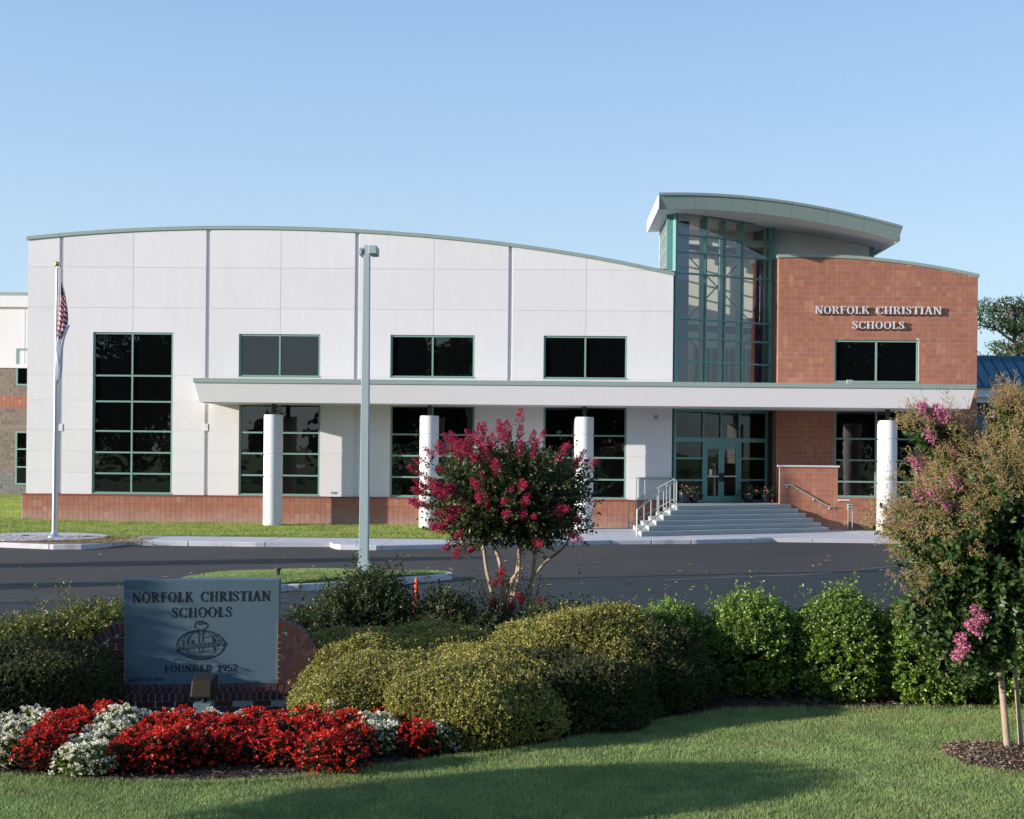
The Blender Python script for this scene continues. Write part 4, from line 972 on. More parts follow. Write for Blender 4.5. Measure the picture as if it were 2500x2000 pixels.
def word(F, text, x0, x1, z0, h, d0, d1, m, parent, slope=0.0, wide=1.0):
    adv = [GL[c][0] + .08 for c in text]; tot = sum(adv) - .08; k = (x1 - x0) / tot; x = x0
    for c, a in zip(text, adv):
        polys = GL[c][1]
        if polys:
            b = MB(); base = z0 + slope * (x - x0)
            for i, pl_ in enumerate(polys):
                dd = (i % 7) * .0006; b.prism(F, [(x + u * k, base + v * h) for u, v in pl_], d1 - dd, d0)
            obj('letter', b, m, parent)
        x += a * k
Fl = Frame(0, YF - .012)
def ext(x0, x1, yt, yb):
    a, zt = F1.pix(x0, yt); c, zb = F1.pix(x1, (yb + yb) / 2); return a, c, F1.pix(x0, yb)[1], zt
a, zt = F1.pix(1989, 748); zb_ = F1.pix(1989, 766.5)[1]; c = F1.pix(2297, 766)[0]
a_n2 = F1.pix(2121, 760)[0]; a_c = F1.pix(2137, 760)[0]
word(F1, 'NORFOLK', a, a_n2, zb_, zt - zb_, .055, .125, M_letter, B0)
word(F1, 'CHRISTIAN', a_c, c, zb_, zt - zb_, .055, .125, M_letter, B0)
a = F1.pix(2080, 795)[0]; c = F1.pix(2206, 795)[0]; zt = F1.pix(2080, 785)[1]; zb_ = F1.pix(2080, 803.2)[1]
word(F1, 'SCHOOLS', a, c, zb_, zt - zb_, .055, .125, M_letter, B0)

# ================================================================== SIDE WINGS
YLW = 62.0; FL = Frame(0, YLW)
e = empty('school_wing', -30, YLW, .4, label='lower wing behind the left end with split-face block wall and narrow windows', category='building')
def lp(x, y): return FL.pix(x, y)
xl0, xl1 = -75.0, lp(120, 900)[0]; zt = lp(30, 714.5)[1]; zb1 = lp(30, 750)[1]; zblk = lp(30, 893)[1]; zg = .42
b = MB(); b.fbox(FL, xl0, xl1, zblk, zb1, 0, -.3); obj('wall', b, M_white, e)
b = MB(); b.fbox(FL, xl0, xl1, zb1, zt - .14, .16, -.3); obj('parapet', b, M_white, e)
b = MB(); b.fbox(FL, xl0, xl1, zt - .14, zt, .2, -.35); obj('coping', b, M_coping, e)
b = MB(); b.fbox(FL, xl0, xl1, zblk - .12, zblk + .08, .06, -.02); obj('band_course', b, M_white, e)
b = MB(); b.fbox(FL, xl0, xl1, 0, zblk - .12, -.012, -.3); obj('block_backing', b, M_mortar, e)
lw = [lp(40, 850)[0], lp(88, 850)[0]]; wz = [(lp(60, 942)[1], lp(60, 851)[1]), (lp(60, 1184)[1], lp(60, 1053)[1])]
zc = zblk - .12; bh = .205; row = 0; red_z = (lp(20, 991)[1], lp(20, 970)[1]); small = MB()
while zc > zg - .3:
    z1 = zc; z0 = zc - bh; ym = 0
    isred = red_z[0] - .05 < (z0 + z1) / 2 < red_z[1] + .12
    grey = (z0 + z1) / 2 < lp(20, 1150)[1]
    off = .2 if row % 2 else 0
    x = lp(-60, 900)[0] + off
    while x < xl1:
        w_ = .405 if not isred else .2
        x1 = min(x + w_, xl1); xx0 = x; zm = (z0 + z1) / 2
        for (wb, wt) in wz:
            if wb < zm < wt and x1 > lw[0] and xx0 < lw[1]:
                if xx0 < lw[0] - .05: x1 = lw[0]
                else: x1 = xx0
        if x1 - xx0 > .06:
            pr_ = .0 if isred else random.uniform(-.004, .012)
            b = MB(); b.fbox(FL, xx0 + .006, x1 - .006, z0 + .006, z1 - .006, pr_, -.012)
            obj('tile' if isred else 'block', b, M_tile if isred else (M_cmug if grey else M_cmu), e)
        x += w_
    zc -= bh; row += 1
b = MB(); b.fbox(FL, xl0, lp(-60, 900)[0], 0, zblk - .12, 0, -.01); obj('far_blockwork', b, M_cmu, e)
for k, (wb, wt) in enumerate(wz):
    nt_ = 2 if k == 0 else 3; b = MB(); fw = .09; F = FL
    b.fbox(F, lw[0], lw[0] + fw, wb, wt, .03, -.05); b.fbox(F, lw[0] + fw, lw[1], wt - fw, wt, .03, -.05); b.fbox(F, lw[0] + fw, lw[1], wb, wb + fw, .05, -.05)
    for j in range(1, nt_): z = wb + (wt - wb) * j / nt_; b.fbox(F, lw[0] + fw, lw[1], z - .04, z + .04, .025, -.05)
    o = obj('window', b, M_frame, e); b = MB(); 
    for j in range(nt_):
        b = MB(); za = wb + (wt - wb) * j / nt_; b.fbox(F, lw[0] + .02, lw[1], za, za + (wt - wb) / nt_, -.008, -.012 + .0005 * j); obj('pane', b, M_glass, o)
b = MB(); b.fbox(FL, xl0, xl1, 0, zt - .3, -.31, -20); obj('wing_body', b, M_cream, e)
b = MB(); xj = lp(59, 800)[0]; b.fbox(FL, xj - .04, xj + .04, zblk + .08, zb1, .012, -.01); obj('joint_cover', b, M_white, e)
# right: low block with a blue standing seam roof
YRW = 58.0; FW_ = Frame(0, YRW)
e = empty('annex_building', 27, YRW, .13, label='low annex with a blue standing seam metal roof at the right edge', category='building')
xr0 = px0(2360, 900) * YRW / YF; xr1 = 52.0
ze = FW_.pix(2440, 945)[1]; z1 = FW_.pix(2440, 949)[1]; z2 = FW_.pix(2440, 971)[1]; z3 = FW_.pix(2440, 984)[1]
pk = at(2440, 875, YRW + 1.6)
b = MB(); b.add([(xr0, YRW - .5, ze), (xr1, YRW - .5, ze), (xr1, YRW + 1.6, pk[2]), (xr0, YRW + 1.6, pk[2]), (xr0, YRW - .5, ze - .06), (xr1, YRW - .5, ze - .06), (xr1, YRW + 1.6, pk[2] - .06), (xr0, YRW + 1.6, pk[2] - .06)], [(0, 1, 2, 3), (7, 6, 5, 4), (0, 4, 5, 1), (2, 6, 7, 3), (1, 5, 6, 2), (0, 3, 7, 4)])
obj('roof', b, M_bluero, e)
x = xr0 + .1
while x < xr1:
    b = MB(); b.hexa([(x, YRW - .5, ze), (x + .04, YRW - .5, ze), (x + .04, YRW + 1.6, pk[2]), (x, YRW + 1.6, pk[2]), (x, YRW - .5, ze + .07), (x + .04, YRW - .5, ze + .07), (x + .04, YRW + 1.6, pk[2] + .07), (x, YRW + 1.6, pk[2] + .07)]); obj('seam', b, M_bluero, e); x += .52
b = MB(); b.box(xr0, xr1, YRW + 1.5, YRW + 2.2, pk[2] - .3, pk[2] + .12); obj('ridge_cap', b, M_bluero, e)
b = MB(); b.box(xr0, xr1, YRW - .58, YRW - .4, z1, ze + .02); obj('gutter', b, M_bluero, e)
b = MB(); b.box(xr0, xr1, YRW - .45, YRW + .5, z2, z1 - .002); obj('eave_band', b, M_fascia, e)
b = MB(); b.box(xr0, xr1, YRW - .25, YRW + .5, z3, z2 - .002); obj('lower_band', b, M_fascia, e)
b = MB(); b.box(xr0, xr1, YRW, YRW + 14, 0, z3 - .002); obj('wall', b, M_bluewall, e)
b = MB(); b.box(xr0, xr1, YRW - .02, YRW - .002, z3 - .55, z3 - .003); obj('dark_band', b, M_darksteel, e)
b = MB(); b.box(xr0, xr1, YRW + 1.7, YRW + 14, z3, pk[2] - .31); obj('back_block', b, M_bluero, e)

# ================================================================== FLAGPOLE, LAMP POST, SIGN, CONE
fp = G(133, 1311, .17); x, y = fp[0], fp[1]
ft = at(141.5, 655, y)
e = empty('flagpole', x, y, .17, label='tall aluminium flagpole with gilded ball on the round pad', category='flagpole')
b = MB(); b.tube([(x, y, .17), (x, y, 3), (x, y, ft[2])], [.085, .078, .042], 16); obj('pole', b, M_alu, e, smooth=True)
b = MB(); b.lathe(x, y, [(.21, .17), (.20, .2), (.13, .24), (.10, .32), (.088, .34)], 20); obj('base_collar', b, M_alu, e, smooth=True)
zt = at(141.5, 645, y)[2]; b = MB(); b.lathe(x, y, [(.01, zt - .12)] + [(.085 * math.sin(a) + .001, zt - .085 * math.cos(a)) for a in np.linspace(.1, 3.04, 12)], 16); obj('ball', b, M_gold, e, smooth=True)
b = MB(); b.cyl(x, y, ft[2], zt - .08, .02, n=8); b.box(x, x + .13, y - .012, y + .012, ft[2] - .02, ft[2] + .01); obj('truck', b, M_alu, e)
b = MB(); b.tube([(x + .12, y - .01, ft[2] - .01), (x + .13, y - .01, ft[2] - 3.4), (x + .10, y - .02, 3.9), (x + .10, y, 1.6)], .007, 5); obj('halyard', b, M_wflag, e)
b = MB(); b.box(x + .08, x + .13, y - .03, y + .03, 4.02 + 1.0, 4.14 + 1.0); obj('cleat', b, M_alu, e)
def flag(name, zt, zb, mfun, m, label, shape, cat='flag'):
    nu, nv = 18, 34; b = MB(); uv = []
    for j in range(nv + 1):
        v = j / nv
        for i in range(nu + 1):
            u = i / nu; w_, x_off = mfun(v); ph = 2.2 * v + .6
            X = x + .09 + x_off + w_ * u + .015 * math.sin(7 * v + 9 * u); Y = y - .05 + .06 * math.sin(u * math.pi * 4.2 + ph) * (0.35 + v * .9) ; Z = zt + (zb - zt) * v - .10 * u * shape * (v) + .02 * math.sin(9 * u)
            b.v.append((X, Y, Z)); uv.append((u, v))
    for j in range(nv):
        for i in range(nu): a = j * (nu + 1) + i; b.f.append((a, a + 1, a + nu + 2, a + nu + 1)); b.m.append(0)
    c = np.array(b.v).mean(0); o = obj(name, b, m, recalc=False, smooth=True)
    l = o.data.uv_layers.new(name='UVMap'); vi = np.empty(len(o.data.loops), np.int32); o.data.loops.foreach_get('vertex_index', vi); l.data.foreach_set('uv', np.array(uv)[vi].ravel())
    s_ = o.modifiers.new('thickness', 'SOLIDIFY'); s_.thickness = .003
    return tag(o, label, cat)
mf, N, L, B = nodes_of('flag_cloth'); uvn = N.new('ShaderNodeUVMap'); sp = N.new('ShaderNodeSeparateXYZ'); L.new(uvn.outputs[0], sp.inputs[0])
def mth(op, a, b_=None, c_=None):
    n_ = N.new('ShaderNodeMath'); n_.operation = op
    for k, v in enumerate((a, b_, c_)):
        if v is None: continue
        if hasattr(v, 'links') or hasattr(v, 'is_linked'): L.new(v, n_.inputs[k])
        else: n_.inputs[k].default_value = v
    return n_.outputs[0]
st_ = mth('MULTIPLY_ADD', sp.outputs['Y'], 11.0, mth('MULTIPLY', sp.outputs['X'], -1.6)); fr = mth('FRACT', st_); isr = mth('GREATER_THAN', fr, .48)
mx1 = N.new('ShaderNodeMix'); mx1.data_type = 'RGBA'; L.new(isr, mx1.inputs[0]); mx1.inputs[6].default_value = (.72, .70, .70, 1); mx1.inputs[7].default_value = (.45, .018, .03, 1)
edge = mth('ADD', sp.outputs['Y'], mth('MULTIPLY', sp.outputs['X'], .05)); isb = mth('LESS_THAN', edge, .27)
vor = N.new('ShaderNodeTexVoronoi'); vor.inputs['Scale'].default_value = 1.0; mpn = N.new('ShaderNodeMapping'); mpn.inputs['Scale'].default_value = (4, 26, 1); L.new(uvn.outputs[0], mpn.inputs[0]); L.new(mpn.outputs[0], vor.inputs['Vector']); vor.inputs['Randomness'].default_value = .1
star = mth('LESS_THAN', vor.outputs['Distance'], .2)
mx2 = N.new('ShaderNodeMix'); mx2.data_type = 'RGBA'; L.new(star, mx2.inputs[0]); mx2.inputs[6].default_value = (.012, .02, .07, 1); mx2.inputs[7].default_value = (.7, .7, .72, 1)
mx3 = N.new('ShaderNodeMix'); mx3.data_type = 'RGBA'; L.new(isb, mx3.inputs[0]); L.new(mx1.outputs[2], mx3.inputs[6]); L.new(mx2.outputs[2], mx3.inputs[7]); L.new(mx3.outputs[2], B.inputs['Base Color']); B.inputs['Roughness'].default_value = .85
zA, zB = at(150, 687, y)[2], at(150, 822, y)[2]
flag('national_flag', zA, zB, lambda v: ((.03 + .5 * v if v < .30 else .17 + .10 * math.sin((v - .3) * 4.0) - max(0, v - .85) * .9), (.05 if v < .3 else .05 - (v - .3) * .12)), mf, 'limp stars and stripes flag hanging from the flagpole', 1.0)
zA, zB = at(150, 795, y)[2], at(150, 925, y)[2]
flag('pennant_flag', zA, zB, lambda v: (.30 * (1 - v) ** .7 + .03, -.22 * math.sin(min(1, v * 1.5) * 1.6) * (1 - v) + .02), M_wflag, 'plain white flag furled below the striped flag', .5)
for px, py in ((62, 1308), (212, 1310)):
    p = G(px, py, .17); b = MB(); b.cyl(p[0], p[1], .165, .19, .11, n=16); tag(obj('ground_light', b, M_bronze), 'flush ground light in the pad, ' + ('left' if px < 100 else 'right') + ' of the flagpole', 'light')

lpw = G(888, 1402, .20); x, y = lpw[0], lpw[1]; zt = at(898, 600, y)[2]
e = empty('lamp_post', x, y, .2, label='tall square grey-green lamp post on the grassy traffic island', category='lamp post')
b = MB(); b.hexa([(x - .105, y - .105, .5), (x + .105, y - .105, .5), (x + .105, y + .105, .5), (x - .105, y + .105, .5), (x - .072, y - .072, zt), (x + .072, y - .072, zt), (x + .072, y + .072, zt), (x - .072, y + .072, zt)]); obj('pole', b, M_pole, e, bevel=.008)
b = MB(); b.box(x - .16, x + .16, y - .16, y + .16, .27, .44); obj('base_cover', b, M_pole, e, bevel=.012)
b = MB(); b.box(x - .12, x + .12, y - .12, y + .12, .44, .50); obj('collar', b, M_pole, e)
b = MB(); b.lathe(x, y, [(.27, .10), (.27, .235), (.25, .245)], 24); obj('concrete_foot', b, M_conc, e)
for sx in (-1, 1):
    for sy in (-1, 1): b = MB(); b.cyl(x + sx * .13, y + sy * .13, .24, .27, .02, n=8); obj('bolt', b, M_alu, e)
h0, h1 = at(898, 626, y)[2], at(898, 606, y)[2]
b = MB(); b.box(x + .10, x + .27, y - .42, y + .10, h0, h1); b.box(x + .07, x + .10, y - .05, y + .05, h0 + .04, h1 - .04); obj('lamp_head', b, M_pole, e, bevel=.01)
b = MB(); b.box(x - .17, x - .10, y - .10, y + .42, h0 + .03, h1 - .0); b.box(x - .10, x - .07, y - .05, y + .05, h0 + .04, h1 - .04); obj('lamp_head', b, M_pole, e, bevel=.01)
p = G(678, 1400, .3); b = MB(); b.lathe(p[0], p[1], [(.05, .2), (.05, .36), (.075, .37), (.075, .41), (.04, .43)], 12); tag(obj('irrigation_head', b, M_barkd), 'small brown capped pipe on the island grass', 'pipe')

# ---- monument sign
sg = G(304, 1690, .25); SA = math.radians(8.0); FSg = Frame(sg[0], sg[1], SA)
s0, zb_s = FSg.pix(300, 1672); s1 = FSg.pix(680.5, 1668)[0]; zt_s = FSg.pix(299, 1415.6)[1]; zb_s = FSg.pix(305, 1673)[1]
SG = empty('monument_sign', sg[0] + .9, sg[1], .1, label='granite school sign between curved brick wings on a brick ledge', category='sign')
b = MB(); b.fbox(FSg, s0, s1, zb_s, zt_s, 0, -.20); slab_o = obj('stone_slab', b, M_granite, SG, bevel=.006)
gs_, N, L, B = nodes_of('granite_face')
def sp_(px, py): return FSg.pix(px, py)
def wd(text, x0, x1, yt, yb, yb2=None):
    a = sp_(x0, yb)[0]; c = sp_(x1, yb)[0]; z0 = sp_(x0, yb)[1]; h = sp_(x0, yt)[1] - z0; z1_ = sp_(x1, yb if yb2 is None else yb2)[1]
    word(FSg, text, a, c, z0, h, .001, .004, M_letter_blk, SG, slope=(z1_ - z0) / (c - a))
cxp = lambda u: 180 + u * .2783; cyp = lambda v: 1380 + v * .2783
wd('NORFOLK', cxp(512), cxp(1048), cyp(240), cyp(329), cyp(321)); wd('CHRISTIAN', cxp(1112), cxp(1722), cyp(232), cyp(320), cyp(312))
wd('SCHOOLS', cxp(858), cxp(1384), cyp(374), cyp(461), cyp(452)); wd('FOUNDED', cxp(798), cxp(1212), cyp(880), cyp(940), cyp(930)); wd('1952', cxp(1258), cxp(1438), cyp(874), cyp(928), cyp(924))
wd('CLASS', cxp(482), cxp(612), cyp(992), cyp(1018), cyp(1016)); wd('OF', cxp(628), cxp(684), cyp(990), cyp(1016), cyp(1015)); wd('1994', cxp(702), cxp(790), cyp(988), cyp(1014), cyp(1013))
# emblem: globe, torch, open book and the script word
b = MB()
def ln(pts, w_=.008, d=.0035, mb=None):
    q = [sp_(cxp(u), cyp(v)) for u, v in pts]
    for i, pl_ in enumerate(ribbon(q, w_)): (mb or b).prism(FSg, pl_, .0012, d + .0002 * (i % 3))
ecx, ecy, erx, ery = 1112, 698, 208, 128
ell = lambda rx, ry, a0=0, a1=360, n=48, cx_=ecx, cy_=ecy: [(cx_ + rx * math.cos(math.radians(a)), cy_ + ry * math.sin(math.radians(a))) for a in np.linspace(a0, a1, n)]
ln(ell(erx, ery) , .0065)
for rx in (60, 118, 170): ln(ell(rx, ery, -90, -52, 8), .0038); ln(ell(rx, ery, 48, 90, 8), .0038); ln(ell(rx, ery, 90, 132, 8), .0038); ln(ell(rx, ery, 232, 270, 8), .0038)
for rx in (118, 170): ln(ell(rx, ery, -52, -20, 6), .0038); ln(ell(rx, ery, 200, 232, 6), .0038)
ln([(ecx, 790), (ecx, 826)], .0038)
for yy, k in ((612, .74), (655, .95), (740, .95), (778, .78)):
    for sg_ in (-1, 1): ln([(ecx + sg_ * erx * k, yy), (ecx + sg_ * erx * k * .8, yy + (6 if yy < 698 else -4)), (ecx + sg_ * erx * k * .62, yy + (9 if yy < 698 else -6))], .0038)
ln([(ecx - 110, 792), (ecx, 800), (ecx + 110, 790)], .0038)
ln([(1096, 604), (1096, 745), (1106, 770), (1116, 770), (1128, 745), (1128, 600)], .0038); ln([(1084, 568), (1140, 565), (1144, 584), (1128, 600), (1096, 604), (1086, 590), (1084, 568)], .0042); ln([(1090, 586), (1138, 582)], .003)
ln(curve([(1088, 563), (1064, 548), (1058, 525), (1074, 498), (1100, 490), (1090, 512), (1102, 525), (1118, 505), (1118, 484), (1136, 500), (1140, 520), (1148, 512), (1150, 500), (1170, 520), (1166, 545), (1140, 562)], 60), .0042)
ln([(1096, 640), (1050, 628), (1002, 632), (1002, 752), (1050, 748), (1100, 758)], .003); ln([(1128, 640), (1180, 626), (1226, 630), (1226, 750), (1180, 746), (1128, 758)], .003); ln([(1236, 640), (1238, 760), (1130, 768)], .003); ln([(992, 640), (992, 760), (1096, 768)], .003)
obj('globe_and_torch_emblem', b, M_letter_blk, SG)
# script word, outlined lettering
def scr(pts, n=None): return curve(pts, n or len(pts) * 5)
x_ = 0; SC = {
 'A': (62, [[(0, 44), (10, 30), (30, -8), (46, -34), (44, -10), (42, 26), (46, 34)], [(8, 12), (30, 6), (56, 0)], [(-6, 30), (-2, 50), (8, 48), (10, 34)]]),
 'm': (46, [[(0, 10), (6, 2), (6, 30)], [(6, 12), (16, 0), (20, 8), (20, 30)], [(20, 12), (30, 0), (35, 8), (34, 26), (42, 28)]]),
 'b': (36, [[(0, 20), (12, -10), (14, -34), (6, -30), (4, 0), (6, 24), (16, 30), (24, 16), (16, 4), (8, 10)], [(24, 10), (34, 14)]]),
 'a': (36, [[(24, 4), (12, 0), (2, 12), (4, 26), (14, 26), (24, 8), (24, 2), (24, 22), (34, 24)]]),
 's': (28, [[(0, 22), (12, 0), (14, 10), (18, 22), (10, 30), (0, 26)], [(18, 24), (28, 18)]]),
 'd': (38, [[(24, 6), (12, 0), (2, 12), (4, 26), (14, 26), (24, 8), (28, -32), (24, 20), (34, 24)]]),
 'o': (34, [[(14, 2), (2, 10), (4, 26), (16, 28), (24, 14), (14, 2), (22, 8), (34, 4)]]),
 'r': (30, [[(0, 8), (8, -2), (12, 4), (20, 6), (16, 22), (24, 28), (30, 22)]])}
b = MB(); b2 = MB(); X = 902
for c in 'Ambassadors':
    w_, strokes = SC[c]; k = 1.10
    for s_ in strokes:
        pts = [(X + u * k, 704 + v * 1.05 + (905 - X) * .085) for u, v in scr(s_)]
        ln(pts, .015, .0052, b); ln(pts, .0075, .0068, b2)
    X += w_ * 1.06
obj('script_lettering', b, M_letter_blk, SG); obj('script_lettering_fill', b2, M_granite, SG)
# ledge: soldier course over stretchers
zl1, zl0 = FSg.pix(500, 1677)[1], .1
LD = .26; lx0, lx1 = s0 - .34, s1 + .30
b = MB(); b.fbox(FSg, lx0 + .01, lx1 - .01, 0, zb_s - .06, LD - .012, -.25); obj('ledge_core', b, M_mortar_sign, SG)
n = int((lx1 - lx0) / .073); sh = zb_s - .135
for i in range(n):
    a = lx0 + i * (lx1 - lx0) / n; j = random.uniform(-.003, .003)
    b = MB(); b.hexa([FSg.P(a + .005, sh, LD + j), FSg.P(a + .064, sh, LD + j), FSg.P(a + .064, sh, .015), FSg.P(a + .005, sh, .015), FSg.P(a + .005, zb_s - .045, LD + j), FSg.P(a + .064, zb_s - .045, LD + j), FSg.P(a + .064, zb_s + .004, .012), FSg.P(a + .005, zb_s + .004, .012)])
    obj('brick', b, M_brick, SG)
z = sh - .01; r_ = 0
while z > .1:
    a = lx0 + (.0 if r_ % 2 else -.11)
    while a < lx1:
        p, q = max(a, lx0), min(a + .205, lx1)
        if q - p > .03: b = MB(); b.fbox(FSg, p + .004, q - .004, max(z - .062, .05), z, LD - .01 + random.uniform(-.003, .003), .0); obj('brick', b, M_brick, SG)
        a += .215
    z -= .073; r_ += 1
# quarter-round wings
for side in (-1, 1):
    ex = (s0 + .022) if side < 0 else (s1 - .018); ztop = FSg.pix(cxp(405 if side < 0 else 1800), cyp(505 if side < 0 else 488))[1]
    Ro = .60; Rx = .50; zcn = ztop - Ro; th = .115; dF, dB = .03, -.20
    P_ = lambda ang, r: (ex + side * (Rx - (1 - r) * 1.0 * .115 / .115 * 0 - (r)) * 0 , 0)
    el = lambda ang, t: (ex + side * (Rx - t) * math.cos(ang), zcn + (Ro - t) * math.sin(ang))
    nb = 12; A = [math.pi / 2 * (k / nb) for k in range(nb + 1)]
    core = [(ex, .1), (ex + side * (Rx - .004), .1)] + [el(a, .006) for a in np.linspace(0, math.pi / 2, 14)]
    b = MB(); b.prism(FSg, core, dF - .012, dB); obj('wing_core', b, M_mortar_sign, SG)
    for k in range(nb):
        g = .012; a0, a1 = A[k] + g, A[k + 1] - g; j = random.uniform(-.003, .003)
        b = MB(); b.prism(FSg, [el(a0, th), el(a1, th), el(a1, 0), el(a0, 0)], dF + j, dB + .0); obj('brick', b, M_brick, SG)
    z = zb_s + .0; r_ = 0
    while z < zcn + Ro - th:
        lim = lambda zz: (Rx - th - .012) * math.sqrt(max(0, 1 - max(0, (zz - zcn)) ** 2 / (Ro - th) ** 2))
        wmax = lim(z); u = 0.0 if r_ % 2 else -.10
        while u < wmax:
            p, q = max(u, 0) + .005, min(u + .195, wmax) - .005
            q0 = min(u + .195, lim(z)) - .005; q1 = min(u + .195, lim(z + .068)) - .005
            if q0 - p > .03:
                q1 = max(q1, p + .004); j = random.uniform(-.003, .003); b = MB(); b.prism(FSg, [(ex + side * p, z + .004), (ex + side * q0, z + .004), (ex + side * q1, z + .062), (ex + side * p, z + .062)], dF + j, dF - .05); obj('brick', b, M_brick, SG)
            u += .205
        z += .0685; r_ += 1
# ground flood light on a pedestal in front
q = at(498, 1735, sg[1] - .85); x, y = q[0], q[1]; zc = at(498, 1676, y)[2]
e = empty('sign_light', x, y, .1, label='dark box flood light on a grey block in front of the sign', category='lamp')
b = MB(); b.box(x - .095, x + .095, y - .08, y + .08, .1, zc - .17); obj('pedestal', b, M_granite, e, bevel=.006)
b = MB(); b.cyl(x, y, zc - .18, zc - .08, .025, n=10); obj('knuckle', b, M_bronze, e)
wv = .125
b = MB(); b.hexa([(x - wv * .95, y - .13, zc - .10), (x + wv * .95, y - .13, zc - .10), (x + wv, y + .10, zc - .12), (x - wv, y + .10, zc - .12), (x - wv * .88, y - .10, zc + .075), (x + wv * .88, y - .10, zc + .075), (x + wv, y + .10, zc + .13), (x - wv, y + .10, zc + .13)]); obj('lamp_housing', b, M_bronze, e, bevel=.018)
# ---- tall slim traffic cone on the road
q = at(1017, 1411, 20.4); x, y, zt = q
b = MB(); b.lathe(x, y, [(.10, .03), (.085, .06), (.03, zt - .02), (.022, zt)], 16); b.box(x - .15, x + .15, y - .15, y + .15, .0, .035)
tag(obj('traffic_cone', b, M_red, smooth=True), 'tall slim orange traffic cone standing on the road behind the shrubs', 'cone')
# planters by the doors
def planter(px, py, yy, rr, hh, lab):
    q = at(px, py, yy); x, y = q[0], yy
    e = empty('planter', x, y, ZL, label=lab, category='planter')
    b = MB(); b.lathe(x, y, [(rr * .6, ZL), (rr * .85, ZL + hh * .3), (rr, ZL + hh * .7), (rr * .93, ZL + hh * .93), (rr * 1.05, ZL + hh), (rr * .95, ZL + hh), (rr * .85, ZL + hh * .9)], 20); obj('pot', b, M_pot, e, smooth=True)
    S = np.array([[x, y, ZL + hh * .8]]) + rng.normal(size=(70, 3)) * [rr * .4, rr * .4, .03]; E = S + unit(rng.normal(size=(70, 3)) * [1, 1, .6] + [0, 0, .8]) * rng.uniform(.15, .42, (70, 1))
    V, F = on_shoots(S, E, 12, .07, .035); fastmesh('foliage', V, F, L_myrtle2, e)
    fm_ = random.choice([L_pink, L_wht])
    for q_ in E[:16]: P = np.repeat(q_[None], 10, 0); V, F = leaves(P, rng.normal(size=P.shape), .045, .035); fastmesh('flower', V, F, fm_, e)
planter(1671, 1220, 46.9, .23, .42, 'dark planter farther left of the entrance doors, by the rail')
planter(1694, 1220, 47.1, .20, .38, 'dark planter right next to the left sidelight')
planter(1826, 1222, 48.1, .23, .40, 'dark planter right of the entrance doors')
planter(1868, 1222, 48.2, .21, .38, 'dark planter in the corner by the red return wall')

# ================================================================== VEGETATION
def wob(d, k, s):
    return (np.sin(d[:, 0] * k + s) * np.cos(d[:, 1] * k * 1.2 + s * 2) + .6 * np.sin(d[:, 2] * k * 1.6 + s * 3 + d[:, 0] * 2)) / 1.6
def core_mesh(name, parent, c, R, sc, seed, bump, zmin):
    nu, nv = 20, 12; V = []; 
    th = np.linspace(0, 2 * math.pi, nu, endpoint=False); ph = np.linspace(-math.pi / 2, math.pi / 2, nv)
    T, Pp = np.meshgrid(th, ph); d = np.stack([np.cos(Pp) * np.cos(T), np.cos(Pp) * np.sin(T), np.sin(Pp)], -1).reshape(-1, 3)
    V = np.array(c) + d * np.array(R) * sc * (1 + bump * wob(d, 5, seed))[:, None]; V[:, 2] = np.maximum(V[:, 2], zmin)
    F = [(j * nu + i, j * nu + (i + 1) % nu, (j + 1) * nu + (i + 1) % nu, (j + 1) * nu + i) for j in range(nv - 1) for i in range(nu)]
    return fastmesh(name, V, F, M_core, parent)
def shrub(name, px, ptop, Y, rpx, label, cat, group, m, n, L, k, ln, wd, up=.6, rz=None, ry=None, seed=1, bump=.07, z0=.1, spiky=0.0, core=.84, zc=.42, loose=0.0, h=None, flat=1.0):
    top = at(px, ptop, Y); x = top[0]; r = rpx / FPX * Y; H = (top[2] - z0) if h is None else h
    e = empty(name, x, Y, z0, label=label, category=cat, group=group)
    c = np.array([x, Y, z0 + H * zc]); R = np.array([r, ry or r, H * (1 - zc) - L * .45])
    d = unit(rng.normal(size=(int(n * 1.6), 3))); d = d[d[:, 2] > (-.75 if flat == 1 else -.3)][:n]
    Rv = np.where(d[:, 2:3] > 0, R[None], np.array([[r, ry or r, H * zc / .75]]))
    s = (1 + bump * wob(d, 5, seed))[:, None]
    dz_ = d.copy(); dz_[:, 2] = np.sign(d[:, 2]) * np.abs(d[:, 2]) ** flat; P = c + dz_ * Rv * s * (1 - loose * rng.random((len(d), 1)) ** 1.5)
    P[:, 2] = np.maximum(P[:, 2], z0 + .02)
    nrm = unit(d / (Rv / Rv.max(1, keepdims=True)) + np.array([0, 0, up]) + rng.normal(size=d.shape) * .4)
    S = P - nrm * L * .55; stray = 1 + 1.3 * (rng.random((len(d), 1)) > .965); E = P + nrm * L * stray * rng.uniform(.35, 1.0 + spiky, (len(d), 1)); S[:, 2] = np.maximum(S[:, 2], z0); E[:, 2] = np.maximum(E[:, 2], z0 + .01)
    V, F = on_shoots(S, E, k, ln, wd, .3, .8); fastmesh('foliage', V, F, m, e)
    V, F = tri_prisms(S, E, .003, .0015); fastmesh('twigs', V, F, M_twig, e)
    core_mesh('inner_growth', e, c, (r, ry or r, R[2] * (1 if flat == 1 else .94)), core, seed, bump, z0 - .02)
    return e
